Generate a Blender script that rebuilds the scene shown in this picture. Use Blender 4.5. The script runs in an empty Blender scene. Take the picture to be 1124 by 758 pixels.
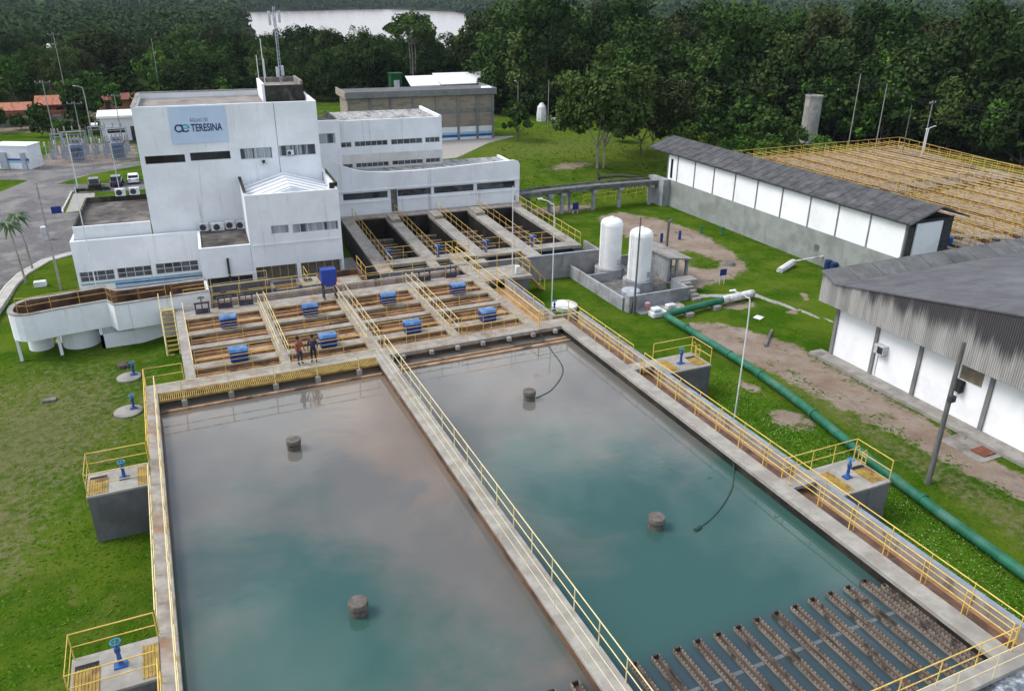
import bpy, math, random
import numpy as np
from mathutils import Matrix, Vector

random.seed(7)
rng = np.random.default_rng(7)
S = bpy.context.scene
COL = S.collection
R = math.radians

# ------------------------------------------------------------------ camera
CAMZ = 22.0
cam = bpy.data.cameras.new('camera')
cam.sensor_fit = 'HORIZONTAL'; cam.sensor_width = 36.0; cam.lens = 27.8516
cam.clip_start = 0.5; cam.clip_end = 12000
camo = bpy.data.objects.new('camera', cam); COL.objects.link(camo)
_r = (0.91302643, -0.40782813, 0.00767782); _u = (0.1588912, 0.37292813, 0.91415436); _f = (0.37568114, 0.83342716, -0.40529354)
camo.matrix_world = Matrix(((_r[0], _u[0], -_f[0], 0), (_r[1], _u[1], -_f[1], 0), (_r[2], _u[2], -_f[2], CAMZ), (0, 0, 0, 1)))
S.camera = camo

# ------------------------------------------------------------------ sky, sun, exposure
HAZE = 0.00006
SUN_AZ, SUN_EL = R(-66), R(50)          # azimuth clockwise from +Y
W = bpy.data.worlds.new('World'); S.world = W; W.use_nodes = True
nt = W.node_tree; nt.nodes.clear()
out = nt.nodes.new('ShaderNodeOutputWorld'); bg = nt.nodes.new('ShaderNodeBackground')
sky = nt.nodes.new('ShaderNodeTexSky'); sky.sky_type = 'NISHITA'; sky.sun_disc = False
sky.sun_elevation = SUN_EL; sky.sun_rotation = SUN_AZ; sky.dust_density = 2.0
tc = nt.nodes.new('ShaderNodeTexCoord'); sp = nt.nodes.new('ShaderNodeSeparateXYZ')
nt.links.new(tc.outputs['Generated'], sp.inputs[0])
ad = nt.nodes.new('ShaderNodeMath'); ad.operation = 'MAXIMUM'; ad.inputs[1].default_value = 0.0
nt.links.new(sp.outputs['Z'], ad.inputs[0])
ad2 = nt.nodes.new('ShaderNodeMath'); ad2.operation = 'ADD'; ad2.inputs[1].default_value = 0.18
nt.links.new(ad.outputs[0], ad2.inputs[0])
cb = nt.nodes.new('ShaderNodeCombineXYZ')
for i, k in enumerate('XY'):
    d = nt.nodes.new('ShaderNodeMath'); d.operation = 'DIVIDE'
    nt.links.new(sp.outputs[k], d.inputs[0]); nt.links.new(ad2.outputs[0], d.inputs[1]); nt.links.new(d.outputs[0], cb.inputs[i])
cn = nt.nodes.new('ShaderNodeTexNoise'); cn.inputs['Scale'].default_value = 2.1; cn.inputs['Detail'].default_value = 8; cn.inputs['Roughness'].default_value = .58
nt.links.new(cb.outputs[0], cn.inputs['Vector'])
cr = nt.nodes.new('ShaderNodeValToRGB'); cr.color_ramp.elements[0].position = .40; cr.color_ramp.elements[1].position = .56
sy = nt.nodes.new('ShaderNodeSeparateXYZ'); nt.links.new(cb.outputs[0], sy.inputs[0])
mr = nt.nodes.new('ShaderNodeMapRange'); mr.interpolation_type = 'SMOOTHSTEP'; mr.inputs['From Min'].default_value = 1.15; mr.inputs['From Max'].default_value = 1.6
mr.inputs['To Min'].default_value = -.05; mr.inputs['To Max'].default_value = .16; nt.links.new(sy.outputs['Y'], mr.inputs['Value'])
am = nt.nodes.new('ShaderNodeMath'); am.operation = 'ADD'; nt.links.new(cn.outputs['Fac'], am.inputs[0]); nt.links.new(mr.outputs[0], am.inputs[1]); nt.links.new(am.outputs[0], cr.inputs[0])
cn2 = nt.nodes.new('ShaderNodeTexNoise'); cn2.inputs['Scale'].default_value = 2.6; cn2.inputs['Detail'].default_value = 5
nt.links.new(cb.outputs[0], cn2.inputs['Vector'])
cc = nt.nodes.new('ShaderNodeMix'); cc.data_type = 'RGBA'
cc.inputs['A'].default_value = (6.0, 6.6, 7.4, 1); cc.inputs['B'].default_value = (11.2, 11.4, 11.8, 1)
nt.links.new(cn2.outputs['Fac'], cc.inputs['Factor'])
mx = nt.nodes.new('ShaderNodeMix'); mx.data_type = 'RGBA'
nt.links.new(cr.outputs[0], mx.inputs['Factor']); nt.links.new(sky.outputs[0], mx.inputs['A']); nt.links.new(cc.outputs['Result'], mx.inputs['B'])
nt.links.new(mx.outputs['Result'], bg.inputs[0]); bg.inputs[1].default_value = 0.138
nt.links.new(bg.outputs[0], out.inputs[0])

sl = bpy.data.lights.new('sun', 'SUN'); sl.energy = 1.75; sl.angle = R(24); sl.color = (1.0, .96, .9)
so = bpy.data.objects.new('sun', sl); COL.objects.link(so)
sd = Vector((math.sin(SUN_AZ) * math.cos(SUN_EL), math.cos(SUN_AZ) * math.cos(SUN_EL), math.sin(SUN_EL)))
so.rotation_euler = sd.to_track_quat('Z', 'Y').to_euler(); so.location = (0, 0, 200)

S.view_settings.view_transform = 'Standard'; S.view_settings.look = 'None'
S.view_settings.exposure = 0.6; S.view_settings.gamma = 1.0; S.view_settings.use_curve_mapping = False
S.render.engine = 'CYCLES'
S.cycles.use_denoising = True
S.cycles.max_bounces = 6; S.cycles.diffuse_bounces = 3; S.cycles.glossy_bounces = 3; S.cycles.volume_bounces = 0
S.cycles.transmission_bounces = 3; S.cycles.transparent_max_bounces = 6
S.cycles.caustics_reflective = False; S.cycles.caustics_refractive = False

# ------------------------------------------------------------------ materials
MATS = {}
def link(nt, a, b): nt.links.new(a, b)
def noise(nt, vec, scale, detail=5, rough=.6):
    n = nt.nodes.new('ShaderNodeTexNoise'); n.inputs['Scale'].default_value = scale
    n.inputs['Detail'].default_value = detail; n.inputs['Roughness'].default_value = rough
    link(nt, vec, n.inputs['Vector']); return n.outputs['Fac']
def ramp(nt, fac, lo, hi):
    m = nt.nodes.new('ShaderNodeMapRange'); m.interpolation_type = 'SMOOTHSTEP'
    m.inputs['From Min'].default_value = lo; m.inputs['From Max'].default_value = hi
    link(nt, fac, m.inputs['Value']); return m.outputs['Result']
def mixc(nt, fac, a, b):
    m = nt.nodes.new('ShaderNodeMix'); m.data_type = 'RGBA'
    if isinstance(fac, (int, float)): m.inputs['Factor'].default_value = fac
    else: link(nt, fac, m.inputs['Factor'])
    for s, v in (('A', a), ('B', b)):
        if isinstance(v, tuple): m.inputs[s].default_value = (*v, 1)
        else: link(nt, v, m.inputs[s])
    return m.outputs['Result']
def math_(nt, op, a, b=None):
    m = nt.nodes.new('ShaderNodeMath'); m.operation = op
    for i, v in enumerate((a, b)):
        if v is None: continue
        if isinstance(v, (int, float)): m.inputs[i].default_value = v
        else: link(nt, v, m.inputs[i])
    return m.outputs[0]
def newmat(name):
    m = bpy.data.materials.new(name); m.use_nodes = True
    nt = m.node_tree; b = nt.nodes['Principled BSDF']; MATS[name] = m
    g = nt.nodes.new('ShaderNodeNewGeometry')
    return m, nt, b, g.outputs['Position']
def scaled(nt, vec, s):
    v = nt.nodes.new('ShaderNodeVectorMath'); v.operation = 'MULTIPLY'; v.inputs[1].default_value = s
    link(nt, vec, v.inputs[0]); return v.outputs[0]
def bump(nt, b, h, dist, strength=1.0):
    n = nt.nodes.new('ShaderNodeBump'); n.inputs['Distance'].default_value = dist; n.inputs['Strength'].default_value = strength
    link(nt, h, n.inputs['Height']); link(nt, n.outputs[0], b.inputs['Normal'])
def nmat(name, c1, c2, scale=1.5, rough=.85, lo=.4, hi=.62, c3=None, s3=.25, lo3=.5, hi3=.66, st=(1, 1, 1), bmp=0., spec=.25, metal=0., c4=None, s4=3.0, st4=(1, 1, .12), lo4=.55, hi4=.72):
    m, nt, b, pos = newmat(name)
    v = scaled(nt, pos, st)
    col = mixc(nt, ramp(nt, noise(nt, v, scale, 6, .65), lo, hi), c1, c2)
    if c3: col = mixc(nt, ramp(nt, noise(nt, v, s3, 4, .6), lo3, hi3), col, c3)
    if c4: col = mixc(nt, ramp(nt, noise(nt, scaled(nt, pos, st4), s4, 5, .6), lo4, hi4), col, c4)
    link(nt, col, b.inputs['Base Color'])
    b.inputs['Roughness'].default_value = rough; b.inputs['Specular IOR Level'].default_value = spec; b.inputs['Metallic'].default_value = metal
    if bmp: bump(nt, b, noise(nt, v, scale * 4, 4), bmp)
    return m
nmat('deck concrete', (.26, .232, .195), (.34, .308, .265), 2.2, c3=(.19, .145, .105), s3=.5, lo3=.5, hi3=.72, bmp=.01, c4=(.25, .145, .08), s4=.7, st4=(1, 1, 1), lo4=.54, hi4=.74)
nmat('pale concrete', (.27, .252, .22), (.345, .325, .285), 1.4, c3=(.235, .215, .19), c4=(.22, .17, .125), s4=.9, st4=(1, 1, 1), lo4=.58, hi4=.78, s3=.4, bmp=.01)
nmat('rendered grey wall', (.125, .125, .128), (.155, .155, .157), 1.2, c3=(.10, .10, .10), s3=.4, c4=(.09, .09, .088), s4=1.5, bmp=.01)
nmat('mossy concrete', (.10, .11, .095), (.16, .165, .15), 1.2, c3=(.06, .075, .055), s3=.5, c4=(.05, .055, .045), s4=1.5)
nmat('tank yard grey', (.26, .27, .28), (.33, .34, .35), 1.5, c3=(.19, .19, .19), s3=.7, c4=(.16, .16, .15), s4=2, lo4=.56, hi4=.75)
nmat('filter outer wall', (.22, .21, .205), (.28, .27, .265), 1.2, c4=(.15, .145, .14), s4=1.4, st4=(1, 1, .15))
nmat('channel side wall', (.27, .25, .24), (.36, .33, .32), 1.3, c4=(.16, .13, .11), s4=2.0, lo4=.5, hi4=.7)
nmat('wall cap bluish', (.20, .225, .26), (.27, .29, .32), 2.0, c3=(.17, .175, .18), s3=.7)
nmat('stained cell wall', (.28, .145, .068), (.40, .235, .12), 1.3, c3=(.12, .065, .035), s3=.6, st=(1, 1, 2.5), c4=(.40, .29, .19), s4=.7, st4=(.5, .5, 2), lo4=.58, hi4=.7)
nmat('filter bed', (.05, .032, .022), (.15, .092, .055), .45, c3=(.035, .028, .024), s3=.16, lo3=.45, hi3=.6, c4=(.30, .22, .16), s4=.5, st4=(2.5, .35, 1), lo4=.56, hi4=.66)
nmat('wet brown wall', (.095, .05, .03), (.16, .088, .052), 1.5, c3=(.05, .032, .024), s3=.5, rough=.5)
nmat('rust trough', (.13, .10, .08), (.22, .18, .15), 3.0, c3=(.08, .055, .04), s3=1.2, rough=.7)
nmat('sunk beam', (.10, .11, .115), (.14, .15, .155), 3)
nmat('notch dark', (.04, .032, .027), (.065, .053, .044), 3)
nmat('trough plate', (.17, .135, .105), (.25, .205, .165), 3.0, c3=(.05, .04, .03), s3=1.2, rough=.7)
nmat('trough inside', (.07, .055, .046), (.10, .08, .068), 2.0, c3=(.045, .036, .03), s3=.8)
nmat('black wet shaded wall', (.014, .013, .012), (.028, .024, .02), 1.0, c3=(.045, .035, .025), s3=.5, rough=.6)
nmat('white wall', (.71, .72, .73), (.78, .79, .80), .5, c3=(.66, .67, .67), s3=.2, lo3=.5, hi3=.8, c4=(.40, .40, .375), s4=2.8, st4=(1, 1, .045), lo4=.57, hi4=.86, rough=.7, bmp=.004)
nmat('white wall weathered', (.62, .63, .63), (.74, .74, .73), .9, c3=(.5, .5, .48), s3=.5, lo3=.52, hi3=.75, c4=(.32, .31, .29), s4=3.0, st4=(1, 1, .1), lo4=.56, hi4=.78, rough=.75)
nmat('bright white panel', (.80, .81, .82), (.84, .85, .86), .5, c3=(.74, .75, .76), s3=.4, rough=.6, c4=(.66, .65, .63), s4=1.2, st4=(1, 1, .2), lo4=.62, hi4=.9)
nmat('cream wall', (.58, .56, .52), (.66, .64, .60), .8, c3=(.5, .48, .44), s3=.4, c4=(.36, .34, .31), s4=2.5, st4=(1, 1, .1), lo4=.58, hi4=.8)
nmat('warehouse base grey', (.23, .25, .235), (.28, .30, .28), .8, c3=(.19, .205, .19), s3=.3, c4=(.15, .16, .15), s4=1.6, st4=(1, 1, .1), lo4=.58, hi4=.8)
nmat('fibre cement roof', (.055, .055, .058), (.09, .09, .093), 1.2, c3=(.13, .13, .13), s3=.5, lo3=.56, hi3=.75, c4=(.03, .03, .03), s4=2, st4=(2, .3, 1))
nmat('dusty dark roof', (.085, .083, .09), (.11, .108, .115), .7, c3=(.14, .14, .14), s3=.25, lo3=.5, hi3=.75, c4=(.065, .065, .07), s4=.8, st4=(.3, 2, 1))
nmat('roof band grey', (.11, .11, .105), (.15, .15, .145), 1.0, c3=(.08, .08, .08), s3=.5, c4=(.17, .17, .16), s4=1.2, st4=(1.5, .2, 1))
nmat('flat roof dirty', (.055, .05, .045), (.11, .10, .09), 1.0, c3=(.17, .155, .135), s3=.4, lo3=.5, hi3=.68, c4=(.03, .028, .026), s4=.6, st4=(1, 1, 1))
nmat('flat roof sandy', (.19, .17, .15), (.27, .245, .215), .8, c3=(.13, .115, .10), s3=.5, lo3=.54, hi3=.72)
nmat('corrugated roof grey', (.24, .24, .23), (.36, .36, .35), 2.0, c3=(.13, .13, .125), s3=.8, lo3=.48, hi3=.66, st=(2, .5, 1))
nmat('skylight white', (.74, .77, .80), (.82, .84, .86), .6, rough=.4, c3=(.62, .65, .67), s3=.7)
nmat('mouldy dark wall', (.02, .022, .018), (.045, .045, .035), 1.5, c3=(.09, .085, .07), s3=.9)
nmat('yellow paint', (.62, .40, .075), (.72, .50, .13), 3.0, rough=.5, c3=(.42, .24, .06), s3=2.0, lo3=.6, hi3=.75, spec=.4)
nmat('faded yellow paint', (.66, .54, .28), (.74, .63, .36), 3.0, rough=.55, c3=(.5, .36, .16), s3=2.0, lo3=.58, hi3=.75)
nmat('yellow grating', (.28, .19, .05), (.38, .265, .075), 4.0, rough=.75, c3=(.19, .115, .04), s3=1.5)
nmat('orange railing paint', (.50, .31, .065), (.62, .42, .12), 2.0, rough=.6, c3=(.3, .16, .04), s3=.8)
nmat('valve blue', (.012, .06, .22), (.02, .10, .32), 4.0, rough=.45, spec=.5)
nmat('valve teal', (.015, .14, .26), (.03, .2, .34), 4.0, rough=.45, spec=.5)
nmat('cover blue', (.006, .022, .12), (.01, .034, .17), 2.0, rough=.45, spec=.5)
nmat('cover lid blue', (.045, .13, .30), (.075, .18, .37), 2.0, rough=.5, spec=.3, c3=(.14, .24, .38), s3=2)
nmat('hopper blue', (.01, .035, .25), (.015, .05, .32), 2.0, rough=.4, spec=.5)
nmat('green pipe paint', (.006, .095, .05), (.014, .135, .075), 1.2, rough=.6, spec=.35, c3=(.05, .15, .105), s3=.5, lo3=.5, hi3=.7, c4=(.04, .07, .045), s4=2.5, st4=(1, 1, 1), lo4=.58, hi4=.74)
nmat('white pipe wrap', (.55, .55, .54), (.72, .71, .70), 2.5, c3=(.33, .31, .29), s3=1.5, rough=.7)
nmat('tank white', (.70, .70, .68), (.78, .78, .76), .8, rough=.45, spec=.5, c4=(.58, .56, .52), s4=2.2, st4=(1, 1, .1), lo4=.6, hi4=.85)
nmat('dark metal', (.03, .03, .034), (.06, .06, .065), 3.0, rough=.6)
nmat('purple grey metal', (.05, .045, .06), (.09, .08, .10), 3.0, rough=.6)
nmat('light metal', (.42, .43, .45), (.55, .56, .58), 2.5, rough=.45, spec=.5)
nmat('galvanised steel', (.28, .31, .36), (.40, .43, .48), 2.5, rough=.5, spec=.5)
nmat('transformer grey blue', (.13, .17, .25), (.20, .24, .33), 2.5, rough=.5, spec=.5)
nmat('wooden pole', (.10, .095, .09), (.16, .15, .145), 3.0, st=(3, 3, .3))
nmat('concrete pole', (.24, .235, .22), (.33, .32, .305), 2.0, c3=(.28, .27, .25), s3=.8)
nmat('pole white', (.6, .6, .6), (.7, .7, .7), 2.0, rough=.5)
nmat('window dark', (.006, .007, .008), (.014, .015, .017), .6, rough=.12, spec=.5)
nmat('window grey', (.05, .055, .065), (.10, .11, .125), .9, rough=.12, spec=.5, c3=(.02, .022, .026), s3=.7)
nmat('window curtain', (.26, .29, .31), (.38, .41, .43), 3.0, rough=.25, c3=(.06, .07, .08), s3=.8, st=(1.5, 1.5, .05), lo3=.5, hi3=.54)
nmat('window frame', (.55, .56, .57), (.64, .65, .66), 2, rough=.5)
nmat('stripe blue', (.02, .10, .30), (.03, .14, .36), 2, rough=.5)
nmat('stripe light', (.30, .47, .58), (.36, .54, .64), 2, rough=.5)
nmat('stripe teal', (.20, .36, .38), (.28, .44, .45), 2, rough=.5)
nmat('sign panel', (.47, .57, .70), (.51, .61, .73), .5, rough=.4)
nmat('sign navy', (.012, .03, .10), (.018, .04, .13), 2, rough=.5)
nmat('sign cyan', (.02, .30, .36), (.03, .36, .42), 2, rough=.5)
nmat('sign grey', (.20, .20, .27), (.26, .26, .33), 2, rough=.5)
nmat('beige brick', (.25, .21, .165), (.32, .275, .21), 2.0, c3=(.2, .17, .13), s3=.4, st=(1, 1, 4))
nmat('grey band', (.17, .165, .15), (.21, .205, .19), 1.5, c3=(.13, .125, .115), s3=.5)
nmat('fascia grey', (.18, .18, .175), (.22, .22, .215), 1, c3=(.14, .14, .135), s3=.5)
nmat('red roof tile', (.30, .115, .065), (.42, .18, .11), 2.0, c3=(.22, .08, .05), s3=.6, st=(4, 1, 1))
nmat('red brick wall', (.17, .06, .045), (.24, .09, .06), 2.0, c3=(.12, .05, .04), s3=.6)
nmat('terracotta wall', (.33, .16, .09), (.40, .2, .12), 2.0)
nmat('pavement', (.36, .345, .315), (.44, .42, .39), 1.0, c3=(.28, .265, .24), s3=.3, bmp=.008)
nmat('kerb', (.44, .43, .41), (.54, .53, .51), 2)
nmat('ash slab', (.22, .205, .185), (.29, .275, .25), 1.3, c3=(.15, .13, .11), s3=.5)
nmat('rubber', (.012, .012, .013), (.022, .022, .023), 4, rough=.8)
nmat('car black', (.008, .009, .011), (.012, .013, .016), 1, rough=.25, spec=.6)
nmat('car navy', (.01, .018, .05), (.014, .024, .065), 1, rough=.25, spec=.6)
nmat('car white', (.68, .69, .70), (.72, .73, .74), 1, rough=.25, spec=.6)
nmat('car glass', (.01, .012, .014), (.02, .024, .028), 1, rough=.08, spec=.6)
nmat('lamp red', (.35, .02, .02), (.4, .03, .03), 2, rough=.4)
nmat('bark pale', (.22, .19, .16), (.34, .31, .27), 2.0, st=(2, 2, .4))
nmat('bark dark', (.06, .05, .04), (.11, .095, .08), 2.0, st=(2, 2, .4))
nmat('palm leaf', (.035, .075, .025), (.06, .11, .035), 2.0, rough=.5)
nmat('board brown', (.30, .175, .095), (.42, .27, .16), 1.5, c3=(.11, .07, .045), s3=.8)
nmat('hose green', (.025, .05, .045), (.04, .075, .06), 2.0)
nmat('plastic white', (.62, .63, .64), (.72, .72, .72), 1.5, rough=.6, c3=(.5, .5, .5), s3=1)
nmat('pink plastic', (.45, .25, .25), (.5, .3, .3), 1.5, rough=.6)
nmat('sign blue small', (.012, .025, .16), (.02, .035, .2), 2, rough=.5)
nmat('debris grey', (.10, .095, .09), (.18, .17, .16), 2)
nmat('rust hatch', (.14, .05, .03), (.2, .08, .05), 3)
nmat('post concrete', (.09, .078, .066), (.15, .132, .115), 3, c3=(.09, .075, .06), s3=1.5)
nmat('skin', (.16, .085, .055), (.19, .10, .065), 3, rough=.6)
nmat('cloth red', (.26, .075, .05), (.34, .11, .07), 4, rough=.9)
nmat('cloth navy', (.025, .03, .06), (.04, .045, .08), 4, rough=.9)
nmat('cloth dark', (.018, .018, .022), (.03, .03, .035), 4, rough=.9)
nmat('hair black', (.008, .007, .006), (.014, .012, .01), 4, rough=.6)
nmat('green kiosk', (.012, .065, .025), (.02, .09, .035), 2, rough=.5)
nmat('tower concrete', (.25, .24, .22), (.32, .31, .285), 1.2, c3=(.40, .39, .37), s3=.5, c4=(.16, .155, .14), s4=1.2, st4=(1, 1, .1))
nmat('brick lattice', (.16, .13, .095), (.22, .18, .13), 3)
nmat('insulator', (.30, .25, .24), (.36, .3, .29), 3, rough=.3)
nmat('cable black', (.02, .02, .02), (.03, .03, .03), 3)

# corrugated cladding with long soot runs under the eave
m, nt, b, pos = newmat('streaked cladding')
sx = nt.nodes.new('ShaderNodeSeparateXYZ'); link(nt, pos, sx.inputs[0])
col = mixc(nt, ramp(nt, noise(nt, scaled(nt, pos, (1, 1, .08)), 1.8, 5), .38, .62), (.30, .29, .275), (.42, .405, .385))
run = noise(nt, scaled(nt, pos, (1, 1, .07)), 1.1, 6, .75)
hgt = ramp(nt, sx.outputs['Z'], 4.3, 6.6)
stain = ramp(nt, math_(nt, 'ADD', math_(nt, 'MULTIPLY', run, 1.0), math_(nt, 'MULTIPLY', hgt, .42)), .55, .85)
col = mixc(nt, stain, col, (.065, .06, .065))
link(nt, col, b.inputs['Base Color']); b.inputs['Roughness'].default_value = .8

def water(name, deep, silt, y0, y1, sc=.09, rough=.018, lo=.35, hi=.65, mud=None, spec=.5):
    m, nt, b, pos = newmat(name)
    sx = nt.nodes.new('ShaderNodeSeparateXYZ'); link(nt, pos, sx.inputs[0])
    g = ramp(nt, sx.outputs['Y'], y0, y1)
    n = noise(nt, scaled(nt, pos, (1.1, .75, 1)), sc, 6, .62)
    n2 = noise(nt, scaled(nt, pos, (.55, 1.2, 1)), sc * 2.6, 6, .66)
    f = math_(nt, 'ADD', math_(nt, 'MULTIPLY', g, .55), math_(nt, 'ADD', math_(nt, 'MULTIPLY', n, .62), math_(nt, 'MULTIPLY', n2, .30)))
    col = mixc(nt, ramp(nt, f, lo, hi), deep, silt)
    if mud: col = mixc(nt, ramp(nt, math_(nt, 'ADD', math_(nt, 'MULTIPLY', n2, .8), math_(nt, 'MULTIPLY', g, .5)), .72, 1.05), col, mud)
    link(nt, col, b.inputs['Base Color']); b.inputs['Roughness'].default_value = rough; b.inputs['IOR'].default_value = 1.333 if spec > .2 else 1.12
    b.inputs['Specular IOR Level'].default_value = spec
    bump(nt, b, noise(nt, scaled(nt, pos, (1, 1.6, 1)), 1.3, 2), .008, .22)
    return m
m, nt, b, pos = newmat('settling water')
sx = nt.nodes.new('ShaderNodeSeparateXYZ'); link(nt, pos, sx.inputs[0])
wv = nt.nodes.new('ShaderNodeTexNoise'); wv.inputs['Scale'].default_value = .16; wv.inputs['Detail'].default_value = 3; link(nt, pos, wv.inputs['Vector'])
va = nt.nodes.new('ShaderNodeVectorMath'); va.operation = 'MULTIPLY_ADD'; va.inputs[1].default_value = (7, 7, 0); link(nt, wv.outputs['Color'], va.inputs[0]); link(nt, pos, va.inputs[2]); wp = va.outputs[0]
nA = noise(nt, scaled(nt, wp, (1, .8, 1)), .13, 5, .55); nB = noise(nt, scaled(nt, wp, (.8, 1.3, 1)), .30, 6, .62); nC = noise(nt, scaled(nt, wp, (.7, 1.2, 1)), .085, 3, .5)
inlet = ramp(nt, sx.outputs['Y'], 19, 42)
wall_ = ramp(nt, math_(nt, 'ABSOLUTE', math_(nt, 'SUBTRACT', sx.outputs['X'], 9.6)), 5.5, 0.0)
wall_ = math_(nt, 'MULTIPLY', wall_, math_(nt, 'LESS_THAN', sx.outputs['X'], 10.4))
f = math_(nt, 'ADD', math_(nt, 'MULTIPLY', inlet, .50), math_(nt, 'ADD', math_(nt, 'MULTIPLY', nA, .75), math_(nt, 'ADD', math_(nt, 'MULTIPLY', nB, .38), math_(nt, 'MULTIPLY', wall_, .30))))
col = mixc(nt, ramp(nt, nC, .40, .60), (.033, .086, .070), (.036, .086, .074))
col = mixc(nt, ramp(nt, f, .56, .92), col, (.122, .115, .102))
col = mixc(nt, ramp(nt, math_(nt, 'ADD', math_(nt, 'MULTIPLY', nB, .8), math_(nt, 'ADD', math_(nt, 'MULTIPLY', inlet, .38), math_(nt, 'MULTIPLY', wall_, .32))), .72, 1.02), col, (.18, .14, .105))
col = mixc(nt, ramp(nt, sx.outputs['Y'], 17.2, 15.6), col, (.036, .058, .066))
link(nt, col, b.inputs['Base Color']); b.inputs['Roughness'].default_value = .018; b.inputs['IOR'].default_value = 1.333; b.inputs['Specular IOR Level'].default_value = .9
bump(nt, b, math_(nt, 'ADD', noise(nt, scaled(nt, pos, (1, 1.6, 1)), 1.3, 2), math_(nt, 'MULTIPLY', noise(nt, scaled(nt, pos, (1.3, 2, 1)), 5, 2), .3)), .008, .25)
water('brown channel water', (.27, .14, .062), (.48, .31, .18), 100, 200, .35, lo=.34, hi=.58)
water('dark channel water', (.03, .022, .016), (.06, .042, .03), 100, 200, .4, lo=.3, hi=.6)
water('river water', (.13, .11, .105), (.18, .16, .155), 200, 900, .01, rough=.2, spec=.12)
m, nt, b, pos = newmat('foam water')
col = mixc(nt, ramp(nt, noise(nt, pos, 1.6, 8, .7), .42, .62), (.10, .13, .15), (.72, .75, .77))
link(nt, col, b.inputs['Base Color']); bump(nt, b, noise(nt, pos, 3, 6), .12)

# foliage: the tint attribute is the leaf colour of each clump
def leafmat(name, a, b_, c, rough=.6):
    m, nt, b, pos = newmat(name)
    at = nt.nodes.new('ShaderNodeAttribute'); at.attribute_name = 'tint'
    oi = nt.nodes.new('ShaderNodeObjectInfo')
    f = math_(nt, 'ADD', math_(nt, 'MULTIPLY', at.outputs['Fac'], .72), math_(nt, 'MULTIPLY', oi.outputs['Random'], .62))
    col = mixc(nt, ramp(nt, f, .15, .72), a, b_)
    col = mixc(nt, ramp(nt, f, .68, 1.2), col, c)
    link(nt, col, b.inputs['Base Color']); b.inputs['Roughness'].default_value = rough; b.inputs['Specular IOR Level'].default_value = .0
    return m
leafmat('leaf dark', (0.0124, 0.0228, 0.0083), (0.0332, 0.0601, 0.0187), (0.0778, 0.1120, 0.0373))
leafmat('leaf mid', (0.0140, 0.0300, 0.0090), (0.0400, 0.0760, 0.0200), (0.0881, 0.1351, 0.0360))
leafmat('leaf bright', (.035, .085, .016), (.07, .14, .025), (.13, .19, .04))
leafmat('leaf far', (0.0212, 0.0384, 0.0154), (0.0336, 0.0577, 0.0231), (0.0577, 0.0866, 0.0326))
leafmat('leaf brown green', (0.0269, 0.0352, 0.0145), (0.0466, 0.0569, 0.0228), (0.0776, 0.0880, 0.0331))
leafmat('leaf olive', (0.0230, 0.0391, 0.0115), (0.0598, 0.0943, 0.0253), (0.1150, 0.1552, 0.0483))
leafmat('leaf under', (.014, .026, .009), (.028, .048, .016), (.05, .08, .025))

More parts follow.
